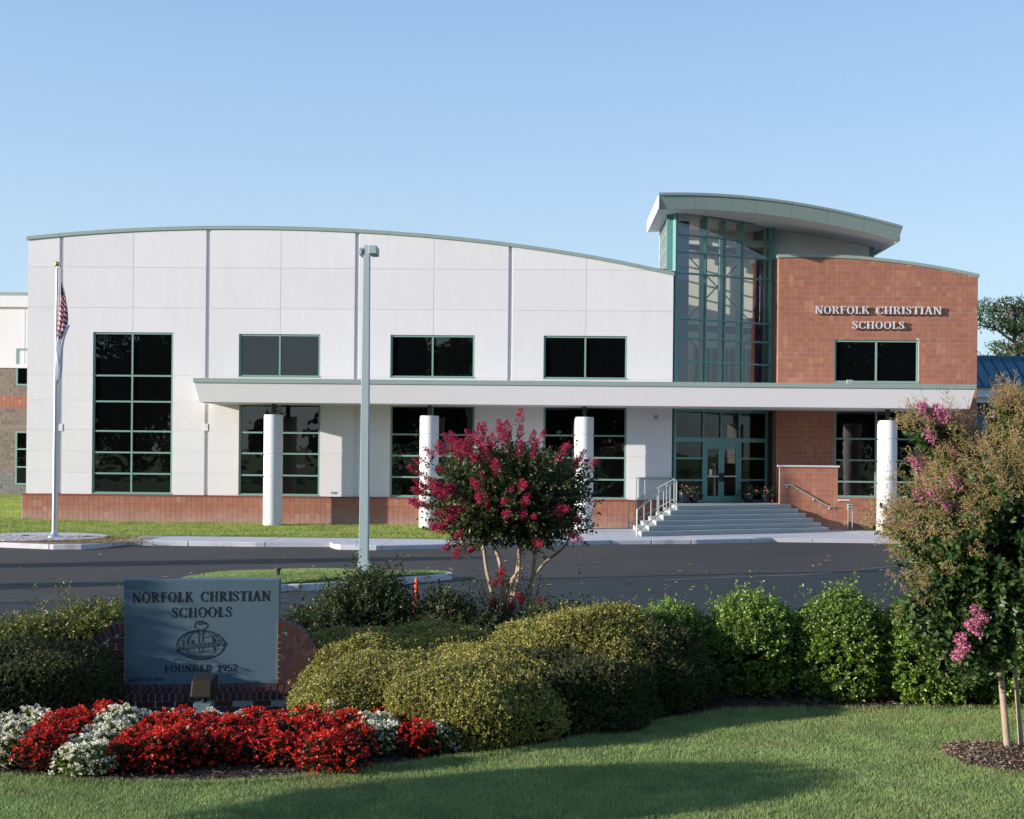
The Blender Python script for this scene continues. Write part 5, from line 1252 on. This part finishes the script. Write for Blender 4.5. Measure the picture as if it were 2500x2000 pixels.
# clipped mounds (pixels: centre x, top y, depth, half width)
L_mshade = leaf_mat('shaded_mound_leaves', [(0, (.03, .05, .012)), (.5, (.06, .08, .018)), (.9, (.10, .11, .03)), (1, (.16, .11, .05))], .55, .25)  # mound leaf colour darkened to deepen the shade on the shaded mounds
MD = [(895, 1543, 14.7, 165, .9, L_mound, 'sprawling olive mound shrub right beside the sign ledge, left end of the group'),
      (1060, 1536, 15.4, 190, .95, L_mound, 'rounded olive mound shrub at the back, below the traffic cone'),
      (965, 1603, 13.7, 190, .95, L_mound, 'rounded olive mound shrub in the middle behind the right-hand flowers'),
      (1150, 1628, 12.9, 215, .95, L_mound, 'nearest olive mound shrub bulging over the lawn'),
      (1215, 1582, 13.8, 210, 1.0, L_mound, 'olive mound shrub just behind the nearest one'),
      (1440, 1492, 14.6, 225, 1.0, L_mound, 'tallest olive mound shrub right of the crimson myrtle'),
      (868, 1636, 13.3, 135, .75, L_mound, 'low olive mound shrub next to the flower bed'),
      (1565, 1534, 14.6, 170, .9, L_mshade, 'shade-darkened mound shrub at the right end of the group'),
      (1390, 1600, 13.6, 200, .9, L_mshade, 'shaded mound shrub above the curved lawn edge'),
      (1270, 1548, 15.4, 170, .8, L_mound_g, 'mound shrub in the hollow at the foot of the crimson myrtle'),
      (70, 1576, 13.4, 215, 1.1, L_mshade, 'large shade-darkened mound shrub left of the sign')]
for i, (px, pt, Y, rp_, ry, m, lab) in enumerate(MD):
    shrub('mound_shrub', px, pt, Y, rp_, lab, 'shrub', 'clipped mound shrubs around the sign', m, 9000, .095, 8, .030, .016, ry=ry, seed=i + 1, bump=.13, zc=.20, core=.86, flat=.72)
RS = [(1637, 1489, 15.2, 82, .46, 'leftmost of the bright green rounded shrubs, half hidden by the mounds'),
      (1832, 1456, 15.2, 93, .52, 'second bright green rounded shrub from the left'),
      (2050, 1456, 15.1, 97, .52, 'third bright green rounded shrub, in the middle of the lawn edge row'),
      (2262, 1466, 14.9, 95, .52, 'bright green rounded shrub partly behind the pink myrtle'),
      (2445, 1490, 15.0, 90, .5, 'bright green rounded shrub behind the myrtle trunks'),
      (2620, 1500, 15.0, 90, .5, 'bright green rounded shrub past the right edge')]
for i, (px, pt, Y, rp_, ry, lab) in enumerate(RS):
    shrub('round_shrub', px, pt, Y, rp_, lab, 'shrub', 'bright green rounded shrubs along the bed', L_round, 2400, .13, 9, .045, .024, ry=ry, seed=i + 21, bump=.12, zc=.50, spiky=.6, core=.80, loose=.10)
ND = [(245, 1492, 16.6, 105, .6, L_nandinal, 'pale feathery shrub behind the left brick wing'),
      (70, 1532, 16.4, 110, .6, L_nandinal, 'feathery shrub behind the large dark mound at the left edge'),
      (765, 1505, 16.4, 75, .5, L_nandina, 'small dark feathery shrub right of the brick wing'),
      (900, 1408, 17.4, 100, .7, L_nandina, 'big dark feathery shrub left of the traffic cone'),
      (1082, 1462, 17.2, 45, .35, L_nandina, 'thin wispy shrub right of the traffic cone'),
      (1110, 1512, 17.0, 110, .5, L_nandina, 'low dark shrub between the mounds and the road'),
      (1390, 1492, 17.0, 110, .5, L_nandina, 'low dark shrub behind the tallest mound')]
for i, (px, pt, Y, rp_, ry, m, lab) in enumerate(ND):
    shrub('feathery_shrub', px, pt, Y, rp_, lab, 'shrub', 'feathery shrubs by the road', m, 1000, .24, 15, .06, .024, ry=ry, seed=i + 41, bump=.16, zc=.5, spiky=.5, core=.55, loose=.45, up=1.0)

def crape(name, base, trunks, c, R, nsh, per, ln, wd, ml, label, group, blooms, bm_, bloom_at, seed, sprays=0, mspray=None, extra=(), hand=()):
    global rng
    rng = np.random.default_rng(seed)
    e = empty(name, base[0], base[1], base[2], label=label, category='tree', group=group)
    c = np.array(c); R = np.array(R)
    for tr, r0, r1 in trunks:
        q = curve(tr, 16); b = MB(); b.tube(q, list(np.linspace(r0, r1, len(q))), 9); obj('trunk', b, M_bark, e, smooth=True)
    d = unit(rng.normal(size=(nsh * 2, 3)) + np.array([0, 0, .25])); d = d[d[:, 2] > -.8][:nsh]
    rad = .62 + .34 * rng.random((len(d), 1)) ** .7 + .17 * wob(d, 5, seed)[:, None] + .20 * (rng.random((len(d), 1)) > .93)
    vase = np.where(d[:, 2:3] < 0, 1 + d[:, 2:3] * .30, 1.0)
    E = c + d * R * rad * np.concatenate([vase, vase, np.ones_like(vase)], 1); S = c + (E - c) * .52 - np.array([0, 0, .12]) + rng.normal(size=E.shape) * .05
    for cx_, rx_, nx_ in extra:
        dd = ball(nx_, 1.0, .2) * np.array(rx_); Ex = np.array(cx_) + dd; E = np.concatenate([E, Ex]); S = np.concatenate([S, Ex + (c - Ex) * .28 + np.array([0, 0, .05])])
    d = unit(E - c)
    V1, F1 = on_shoots(S, E, per, ln, wd, .15, .9, .03)
    di = ball(nsh // 2, 1.0, .2) * R * .62 + c; ei = di + unit(rng.normal(size=di.shape)) * .2
    V2, F2 = on_shoots(di, ei, per // 2, ln * 1.1, wd * 1.1)
    V, F, _ = join([(V1, F1, 0), (V2, F2, 0)]); fastmesh('foliage', V, F, ml, e)
    ends = np.array([tr[-1] for tr, _, _ in trunks]); mid = c + (E - c) * .35 - np.array([0, 0, R[2] * .2])
    k = rng.choice(len(S), min(90, len(S)), replace=False)
    hub = ends[np.argmin(np.linalg.norm(mid[k][:, None] - ends[None], axis=2), axis=1)]; Va, Fa = tri_prisms(hub, mid[k], .012, .007)
    Vb, Fb = tri_prisms(mid[k], S[k], .007, .005); Vc, Fc = tri_prisms(S, E, .0035, .0015)
    V, F, mi = join([(Va, Fa, 1), (Vb, Fb, 1), (Vc, Fc, 1)]); fastmesh('branches', V, F, [M_bark, M_twig], e, mi=mi)
    # bloom clusters on the outer shoot tips
    tips = E; score = bloom_at(unit(E - c), E) + rng.random(len(E)) * .5; order = np.argsort(-score)
    for j in order[:blooms]:
        rr = rng.uniform(.035, .075) * (1.35 if rng.random() > .7 else 1.0) if mspray is None else rng.uniform(.03, .07)
        ax = unit((E[j] - S[j])[None])[0]; n = int(60 + rr * 1900); tt = rng.random((n, 1)); P = tips[j] + ax * rr * 2.6 * (tt - .25) + ball(n, 1.0, .45) * rr * (1.15 - .75 * tt) + .25 * rr * np.sin(tt * 17) * ball(n, 1.0)
        V, F = leaves(P, rng.normal(size=P.shape), .020, .019, .4); fastmesh('bloom', V, F, bm_ if rng.random() > .12 or mspray is None else mspray, e)
    for q_ in hand:
        P = np.array(q_) + ball(150, .062, .3); V, F = leaves(P, rng.normal(size=P.shape), .022, .02, .4); fastmesh('bloom', V, F, bm_, e)
    if sprays:
        idx = order[:sprays]; SS = []; EE = []; PP = []
        for j in idx:
            ax = unit((E[j] - S[j])[None])[0] + np.array([0, 0, .25]); Ls = rng.uniform(.10, .22); nb = 16
            b0 = tips[j] + ax * Ls * rng.random((nb, 1)) * .8; e0 = b0 + (ax * .6 + rng.normal(size=(nb, 3)) * .6) * Ls * .38; SS.append(b0); EE.append(e0)
            PP.append(np.repeat(e0, 4, 0) + rng.normal(size=(nb * 4, 3)) * .010)
        SS = np.concatenate(SS); EE = np.concatenate(EE); PP = np.concatenate(PP)
        Va, Fa = tri_prisms(SS, EE, .0022, .0012); Vb, Fb = leaves(PP, rng.normal(size=PP.shape), .013, .011, .4)
        V, F, mi = join([(Va, Fa, 0), (Vb, Fb, 0)]); fastmesh('seed_sprays', V, F, mspray, e)
    return e
# crimson myrtle in the middle
Yt = 17.9
A3 = lambda px, py, dy=0: tuple(at(px, py, Yt + dy))
tb = A3(1243, 1590)
cc = at(1243, 1215, Yt)
trk = [([A3(1228, 1592), A3(1212, 1490, -.05), A3(1190, 1400, -.1), A3(1180, 1330, -.1)], .040, .024),
       ([A3(1236, 1592, .05), A3(1230, 1480, .0), A3(1225, 1395, 0), A3(1213, 1350, .1), A3(1196, 1320, .1)], .045, .022),
       ([A3(1247, 1592, -.08), A3(1252, 1470, -.1), A3(1250, 1420, -.1), A3(1262, 1398, -.1), A3(1268, 1340, -.1)], .042, .022),
       ([A3(1252, 1470, -.1), A3(1264, 1420, -.15), A3(1268, 1380, -.15), A3(1272, 1300, -.2)], .034, .02),
       ([A3(1262, 1592, .1), A3(1290, 1470, .12), A3(1302, 1395, .15), A3(1315, 1280, .2)], .040, .022),
       ([A3(1300, 1410, .14), A3(1335, 1370, .15), A3(1378, 1335, .15), A3(1400, 1290, .2)], .024, .012)]
def ba(d, E): return d[:, 2] * .60 - d[:, 1] * .35 - d[:, 0] * .25 + rng.random(len(d)) * 1.3 + 1.2 * (np.linalg.norm((E - E.mean(0)) / E.std(0), axis=1) - 1.6)
crape('crape_myrtle', (tb[0], Yt, .1), trk, (cc[0], Yt, cc[2] - .04), (1.44, 1.25, 1.04), 1250, 22, .055, .034, L_myrtle, 'multi-stemmed crape myrtle with crimson blooms in front of the second column', 'crape myrtles in the beds', 115, L_magenta, ba, 5)
# its basal suckers
rng = np.random.default_rng(77)
e = empty('myrtle_suckers', tb[0], Yt - .1, .1, label='leafy suckers with crimson blooms round the foot of the crimson myrtle', category='shrub')
n = 90; S = np.stack([tb[0] + rng.normal(size=n) * .22, Yt - .1 + rng.normal(size=n) * .2, np.full(n, .12)], 1); E = S + np.stack([rng.normal(size=n) * .28, rng.normal(size=n) * .2, rng.uniform(.45, 1.25, n)], 1)
V, F = on_shoots(S, E, 40, .042, .024, .1, .9, -.0); fastmesh('foliage', V, F, L_round if False else L_myrtle, e); V, F = tri_prisms(S, E, .006, .002); fastmesh('stems', V, F, M_twig, e)
for px, py in ((1205, 1425), (1225, 1395), (1222, 1420), (1205, 1470), (1215, 1482), (1240, 1487), (1250, 1480), (1270, 1455), (1275, 1465), (1320, 1468)):
    P = np.array(A3(px, py, -.25)) + ball(130, .065, .3); V, F = leaves(P, rng.normal(size=P.shape), .021, .02, .4); fastmesh('bloom', V, F, L_magenta, e)
# pink myrtle at the right, close to the camera
bb = G(2455, 1843, .1); Yt = float(bb[1]); cc = at(2462, 1335, Yt)
trk = [([A3(2462, 1848), A3(2452, 1740), A3(2444, 1640), A3(2450, 1560), A3(2462, 1440), A3(2456, 1330)], .036, .018),
       ([A3(2494, 1842, .1), A3(2484, 1700, .1), A3(2476, 1600, .1), A3(2482, 1480, .1), A3(2500, 1350, .1)], .026, .014),
       ([A3(2448, 1600), A3(2420, 1500, -.05), A3(2350, 1400, -.1), A3(2290, 1330, -.1)], .018, .009)]
def bp(d, E): return d[:, 2] * .9 - d[:, 0] * .9 - d[:, 1] * .1 + rng.random(len(d)) * .5
crape('crape_myrtle', (bb[0], Yt, .1), trk, (cc[0], Yt, cc[2]), (1.20, 1.12, 1.16), 1400, 20, .078, .044, L_myrtle2, 'crape myrtle with seed sprays and pale pink blooms at the right edge', 'crape myrtles in the beds', 42, L_pink, bp, 9, 620, L_seed, extra=[(at(2468, 1030, Yt), (.16, .16, .30), 60), (at(2530, 1060, Yt), (.3, .3, .3), 90), (at(2290, 1500, Yt - .1), (.42, .4, .36), 170), (at(2380, 1590, Yt - .2), (.36, .3, .30), 120), (at(2275, 1045, Yt), (.28, .15, .12), 30)], hand=[at(2385, 1490, Yt - .55), at(2400, 1510, Yt - .55), at(2372, 1525, Yt - .55), at(2390, 1540, Yt - .5), at(2345, 1560, Yt - .5), at(2352, 1580, Yt - .5), at(2338, 1600, Yt - .5), at(2465, 975, Yt), at(2478, 990, Yt), at(2290, 1000, Yt - .1), at(2250, 995, Yt - .1), at(2310, 1015, Yt - .1)])
# mulch ring
rng = np.random.default_rng(5)
def ring(th): return .60 + .05 * np.sin(3 * th + 1) + .03 * np.sin(7 * th)
mc = np.array([bb[0] - .02, Yt - .10])
th = np.linspace(0, 2 * math.pi, 36, endpoint=False); b = MB()
for s_, z in ((1, .103), (.7, .15), (.3, .18)):
    for t in th: b.v.append((mc[0] + ring(t) * s_ * math.cos(t), mc[1] + ring(t) * s_ * .9 * math.sin(t), z))
for k in range(2):
    for i in range(36): b.f.append((k * 36 + i, k * 36 + (i + 1) % 36, (k + 1) * 36 + (i + 1) % 36, (k + 1) * 36 + i)); b.m.append(0)
b.f.append(tuple(72 + i for i in range(36))); b.m.append(0)
tag(obj('mulch_ring', b, M_soil, smooth=True, base=False), kind='structure')

# ---- begonias: four plant builds per colour, then copies
def beg_meshes(red, seed):
    global rng
    rng = np.random.default_rng(seed); d = unit(rng.normal(size=(420, 3)) + [0, 0, .35]); d = d[d[:, 2] > -.35]
    r = np.array([.175, .175, .24]); P = np.array([0, 0, .13]) + d * r * (.80 + .28 * rng.random((len(d), 1))) * (1 + .12 * wob(d, 6, seed))[:, None]; P[:, 2] = np.maximum(P[:, 2], .02)
    V, F = leaves(P - d * .03, d + rng.normal(size=d.shape) * .7, .05, .042, .15)
    S = np.repeat([[0, 0, .0]], 40, 0) + rng.normal(size=(40, 3)) * [.04, .04, 0]; E = P[:40]; Vs, Fs = tri_prisms(S, E, .005, .003)
    V, F, mi = join([(V, F, 0), (Vs, Fs, 0)])
    me1 = fastmesh('foliage', V, F, L_begr if red else L_begg); 
    d = unit(rng.normal(size=(125, 3)) + [0, 0, .45]); d = d[d[:, 2] > -.25]; C = np.array([0, 0, .13]) + d * r * 1.08 * (1 + .14 * wob(d, 6, seed))[:, None] * rng.uniform(.92, 1.1, (len(d), 1)); C[:, 2] = np.maximum(C[:, 2], .04)
    P = np.repeat(C, 7, 0) + rng.normal(size=(len(C) * 7, 3)) * .008; D = np.repeat(d, 7, 0) * .8 + rng.normal(size=P.shape) * .8
    V, F = leaves(P, D, .026, .024, .25); me2 = fastmesh('flowers', V, F, L_red if red else L_wht)
    a, c = me1.data, me2.data; bpy.data.objects.remove(me1); bpy.data.objects.remove(me2); return a, c
BM = {True: [beg_meshes(True, s) for s in (1, 2, 3, 4)], False: [beg_meshes(False, s) for s in (5, 6, 7, 8)]}
rng = np.random.default_rng(99)
def begonia(px, py, red, lab, k=1.0):
    q = G(px, py, .1); k *= random.uniform(.92, 1.12)
    e = empty('begonia_plant', q[0], q[1], .1, label=lab, category='flowers', group='red begonias in the flower bed' if red else 'white begonias in the flower bed')
    e.rotation_euler.z = random.uniform(0, 6.28); e.scale = (k, k, k * .80 * random.uniform(.9, 1.1))
    for nm, me in zip(('foliage', 'flowers'), random.choice(BM[red])): o = bpy.data.objects.new(nm, me); COL.objects.link(o); o.parent = e
BEG = {}
def bput(key, pts, red):
    BEG.setdefault(key, (red, []))[1].extend(pts)
bput('white drift at the left edge of the photo', [(-50, 1872), (18, 1874), (-30, 1845), (40, 1846), (95, 1822), (78, 1800), (20, 1815), (-60, 1820)], False)
bput('small red clump at the left', [(95, 1885), (140, 1880), (112, 1862), (160, 1856), (135, 1835), (190, 1838), (165, 1815), (215, 1815), (240, 1800), (188, 1795), (262, 1790)], True)
bput('slanting white drift left of the sign', [(182, 1898), (232, 1893), (205, 1872), (255, 1868), (235, 1845), (285, 1845), (262, 1822), (305, 1820), (332, 1800), (295, 1802)], False)
for row, (py, x0, x1) in enumerate(((1884, 315, 450), (1866, 310, 840), (1848, 345, 850), (1832, 360, 850), (1818, 395, 840), (1886, 760, 850))):
    x = x0 + (row % 2) * 22
    while x <= x1: bput(('broad red mass', row), [(x + random.uniform(-8, 8), py + random.uniform(-5, 5) + (6 if 480 < x < 700 and row == 0 else 0))], True); x += 58
bput('white row just behind the broad red mass', [(358, 1800), (385, 1806), (430, 1806), (512, 1802), (580, 1803), (622, 1802), (668, 1801), (455, 1799)], False)
bput('white clump near the right end', [(810, 1792), (880, 1822), (905, 1840), (948, 1844), (925, 1822)], False)
bput('dark red clump at the right end', [(935, 1790), (970, 1800), (1012, 1845), (1035, 1838), (1000, 1815), (850, 1832), (870, 1855)], True)
bput('last white tuft at the right end', [(1068, 1838), (1085, 1828), (1040, 1800)], False)
ORD = ['leftmost', 'second from left', 'third from left', 'fourth from left', 'fifth from left', 'sixth from left', 'seventh from left', 'eighth from left', 'ninth from left', 'tenth from left', 'rightmost']
RN = {0: 'front left row of', 5: 'front right row of', 1: 'front row of', 2: 'second row of', 3: 'third row of', 4: 'back row of'}
for key, (red, pts) in BEG.items():
    pts = sorted(pts); m_ = len(pts)
    for i, (px, py) in enumerate(pts):
        o_ = 'rightmost' if i == m_ - 1 else ORD[min(i, 9)]
        kk = .82 if (key == 'white row just behind the broad red mass') else 1.0; place = key if isinstance(key, str) else RN[key[1]] + ' ' + key[0]
        begonia(px, py, red, ('red' if red else 'white') + ' begonia, ' + o_ + ' in the ' + place, kk)

# ---- mulch chips, grass blades, litter
def chips(name, m, poly, n, ln, wd, z, bx, excl=None):
    x = rng.uniform(bx[0], bx[1], n); y = rng.uniform(bx[2], bx[3], n); k = inpoly(x, y, poly); x, y = x[k], y[k]; n = len(x)
    P = np.stack([x, y, np.full(n, z) + rng.random(n) * .025], 1); D = rng.normal(size=(n, 3)) * [1, 1, .22]
    V, F = leaves(P, D, ln, wd, .1); return tag(fastmesh(name, V, F, m), kind='stuff')
chips('mulch', L_mulch, bed_poly, 90000, .055, .014, .105, (-7.5, 9, 10.5, 17.5))
rp_poly = [(mc[0] + ring(t) * 1.02 * math.cos(t), mc[1] + ring(t) * .92 * math.sin(t)) for t in th]
n = 7000; x = rng.uniform(mc[0] - .7, mc[0] + .7, n); y = rng.uniform(mc[1] - .7, mc[1] + .7, n); k = inpoly(x, y, rp_poly); x, y = x[k], y[k]
rr = np.hypot(x - mc[0], y - mc[1]); P = np.stack([x, y, .19 - rr * .13 + rng.random(len(x)) * .02], 1); V, F = leaves(P, rng.normal(size=P.shape) * [1, 1, .25], .05, .012, .1); tag(fastmesh('mulch', V, F, L_mulchl), kind='stuff')
chips('straw', L_straw, [(xs_pad_end + .3, 36.4), (xs_pad_end + .3, 39.2), (-20, 39.2), (-20, 36.4)], 5000, .16, .012, .14, (-19, xs_pad_end + .3, 36.8, 39.2))
def grass(name, m, poly, n, bx, hgt_, wd, zf, excl=()):
    x = rng.uniform(bx[0], bx[1], n); y = rng.uniform(bx[2], bx[3], n); k = inpoly(x, y, poly)
    for f in excl: k &= ~f(x, y)
    x, y = x[k], y[k]; n = len(x); z = zf(x, y); a = rng.uniform(0, 6.283, n); patch = .75 + .35 * np.sin(x * 1.7 + np.sin(y * 2.1)) * np.sin(y * 2.6 + x) * .5 + .25 * rng.random(n)
    h = hgt_ * patch * rng.uniform(.6, 1.25, n); lean = rng.normal(size=(n, 2)) * .42 * h[:, None]
    V = np.empty((n, 3, 3)); V[:, 0] = np.stack([x - np.cos(a) * wd, y - np.sin(a) * wd, z - .004], 1); V[:, 1] = np.stack([x + np.cos(a) * wd, y + np.sin(a) * wd, z - .004], 1); V[:, 2] = np.stack([x + lean[:, 0], y + lean[:, 1], z + h], 1)
    return tag(fastmesh(name, V.reshape(-1, 3), np.arange(3 * n).reshape(-1, 3), m), kind='stuff')
lawn_poly = [(-9, 8.0)] + [(-9, lawn_edge[0][1])] + [p for p in lawn_edge] + [(10, lawn_edge[-1][1]), (10, 8.0)]
grass('grass', L_lawn, lawn_poly, 620000, (-6.2, 7.2, 8.9, 14.6), .040, .0032, lambda x, y: np.full(len(x), .10), (lambda x, y: inpoly(x, y, rp_poly),))
# ragged lawn edge
pts = np.array(lawn_edge); t = rng.uniform(0, len(pts) - 1.001, 16000); i = t.astype(int); f = (t - i)[:, None]; E_ = pts[i] * (1 - f) + pts[i + 1] * f + rng.normal(size=(len(t), 2)) * .035
k = (E_[:, 0] > -7) & (E_[:, 0] < 8); E_ = E_[k]; n = len(E_); a = rng.uniform(0, 6.28, n); h = rng.uniform(.03, .07, n); ln_ = rng.normal(size=(n, 2)) * .02
V = np.empty((n, 3, 3)); V[:, 0] = np.c_[E_[:, 0] - np.cos(a) * .0035, E_[:, 1] - np.sin(a) * .0035, np.full(n, .1)]; V[:, 1] = np.c_[E_[:, 0] + np.cos(a) * .0035, E_[:, 1] + np.sin(a) * .0035, np.full(n, .1)]; V[:, 2] = np.c_[E_ + ln_, .1 + h]
tag(fastmesh('grass', V.reshape(-1, 3), np.arange(3 * n).reshape(-1, 3), L_lawn), kind='stuff')
far_poly = [(-45, 40.3), (pc[0] - PADR, 40.3), (pc[0] - PADR * .7, 41.2), (pc[0] + PADR * .3, 41.3), (pc[0] + PADR * .85, 40.2), (x_wide + 1.1, BACK + .03), (x_wide + 1.1, YF - DP - .02), (pl_l - .05, YF - DP - .02), (pl_l - .05, 60), (-45, 60)]
grass('grass', L_lawnfar, far_poly, 300000, (-34, x_wide + 1.1, 40.2, 60), .085, .008, lambda x, y: .128 + .50 * np.clip((y - 44) / 20, 0, 1) * np.clip((-16.8 - x) / 4 + .3, 0, 1) * (y > 42.5) * (x < -16.8))
isx = [p[0] for p in isl_in]; isy = [p[1] for p in isl_in]
def isz(x, y):
    u = np.hypot((x - ic[0]) / ((max(isx) - min(isx)) / 2), (y - ic[1]) / ((max(isy) - min(isy)) / 2)); return .25 - .11 * np.clip(u, 0, 1) ** 1.6
grass('grass', L_lawn, isl_in, 60000, (min(isx), max(isx), min(isy), max(isy)), .07, .007, isz)
# dry leaves and bits of litter on the asphalt
n = 260; x = rng.uniform(-16, 14, n); y = rng.uniform(20, 37, n); k = y < 36 - .0 * x; V, F = leaves(np.stack([x, y, np.full(n, .012)], 1), rng.normal(size=(n, 3)) * [1, .3, .03], .13, .022, .1); tag(fastmesh('fallen_leaves', V, F, L_straw), kind='stuff')

# ---- pines beyond the annex
def pine(x, y, H, cr, seed, lab, grp, ncl=70, leaf=.34):
    global rng
    rng = np.random.default_rng(seed); e = empty('pine_tree', x, y, .1, label=lab, category='tree', group=grp)
    b = MB(); b.tube([(x, y, 0), (x + .2, y, H * .5), (x - .1, y, H * .95)], [.32, .24, .08], 8); obj('trunk', b, M_barkd, e)
    C = []; b = MB()
    for i in range(ncl):
        z = H * rng.uniform(.42, 1.0); rr = cr * (1 - ((z / H - .72) / .42) ** 2 * .8) * rng.uniform(.25, 1.0); a = rng.uniform(0, 6.28); c = np.array([x + rr * math.cos(a), y + rr * math.sin(a), z]); C.append(c)
        b.tube([(x, y, z - rr * .35), tuple((np.array([x, y, z - .3]) + c) / 2), tuple(c)], [.09, .06, .03], 4, cap=False)
    obj('limbs', b, M_barkd, e)
    C = np.array(C); n = len(C) * 170; P = np.repeat(C, 170, 0) + ball(n, 1.0) * [1.15, 1.15, .48]; V, F = leaves(P, rng.normal(size=P.shape) + [0, 0, .6], leaf, .09, .1); fastmesh('crown', V, F, L_pine, e); return e
for k, (px, py, Y, cr, lab) in enumerate(((2478, 738, 88, 4.3, 'tall dark pine rising behind the annex roof, nearest the wing'), (2590, 760, 92, 4.5, 'tall dark pine past the right edge behind the annex'))):
    q = at(px, py, Y); pine(q[0], Y, q[2], cr, 50 + k, lab, 'pines beyond the annex')

# ================================================================== AROUND THE PHOTOGRAPH (seen in the glass, casting the long shadows)
def broad_mesh(seed, H, R, n, leaf):
    global rng
    rng = np.random.default_rng(seed); C = ball(26, 1.0, .3) * [R * .75, R * .75, H * .40] + [0, 0, H * .52]; m_ = n // 26
    P = np.repeat(C, m_, 0) + ball(m_ * 26, 1.0, .5) * R * .42; V, F = leaves(P, rng.normal(size=P.shape), leaf, leaf * .6, .1); o = fastmesh('crown', V, F, L_pine); me = o.data; bpy.data.objects.remove(o); return me
BR = [broad_mesh(s, 17, 5.4, 9000, .75) for s in (1, 2, 3)]
tb_ = MB(); tb_.tube([(0, 0, 0), (.1, 0, 6), (0, 0, 13)], [.4, .3, .1], 8)
tm = bpy.data.meshes.new('trunk'); tm.from_pydata(tb_.v, [], tb_.f); tm.materials.append(M_barkd)
for k in range(26):
    x = -92 + k * 7.6; 
    if k % 2 == 0: y = -44
    else: y = -38
    x += random.uniform(-1, 1); s_ = random.uniform(1.0, 1.3)
    if -41 < x < -20: s_ = .42
    e = empty('shade_tree', x, y, .1, label=('low' if s_ < .7 else 'tall') + ' leafy tree behind the photographer, reflected in the dark windows', category='tree', group='trees behind the photographer')
    e.scale = (s_, s_, s_); e.rotation_euler.z = random.uniform(0, 6.28)
    for nm, me in (('crown', BR[k % 3]), ('trunk', tm)): o = bpy.data.objects.new(nm, me); COL.objects.link(o); o.parent = e
def caster(name, u, X, r, H, z0, lab, n=2600, leaf=.09, trunk=True, cat='tree'):
    """a tree standing on the sun line u, left of the frame"""
    global rng
    rng = np.random.default_rng(int(H * 100 + abs(X))); Y = (u + .3256 * X) / .9455
    e = empty(name, X, Y, .1, label=lab, category=cat)
    d = ball(n, 1.0, .3); zc = (H + z0) / 2; P = np.array([X, Y, zc]) + d * [r, r, (H - z0) / 2]; V, F = leaves(P, rng.normal(size=P.shape), leaf, leaf * .6, .1); fastmesh('foliage', V, F, L_pine, e)
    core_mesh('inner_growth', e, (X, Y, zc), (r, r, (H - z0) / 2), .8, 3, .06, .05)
    if trunk: b = MB(); b.tube([(X, Y, 0), (X, Y, zc)], [.05, .04], 8); obj('trunk', b, M_barkd, e)
    return e
caster('shading_evergreen', 15.25, -12.5, .68, 4.6, .0, 'narrow unseen evergreen left of the frame, added to shade the sign', 9000, .12)  # unseen blocker, shaped and placed to keep the sun off the sign
caster('shading_shrub', 14.0, -9.2, .75, 1.55, .0, 'unseen clipped evergreen left of the frame, added to shade the dark mound', 4000, .1, cat='shrub')  # low unseen blocker, added to put the left mound in shadow
caster('lawn_tree', 9.9, -8.2, .88, 2.75, 1.5, 'small round-headed tree on the lawn left of the frame', 5000, .1)
caster('street_tree', 33.5, -20, .75, 4.7, .9, 'slim young tree across the road left of the frame', 4000, .14)
caster('street_tree', 28.6, -19, .6, 2.6, .4, 'short young tree on the near verge left of the frame', 3000, .14)

# leaf masses, petals and twigs nobody could pick apart singly
for o in bpy.data.objects:
    if o.parent is not None and o.name.split('.')[0] in ('foliage', 'flowers', 'seed_sprays', 'branches', 'twigs', 'stems', 'crown', 'limbs'): o['kind'] = 'stuff'
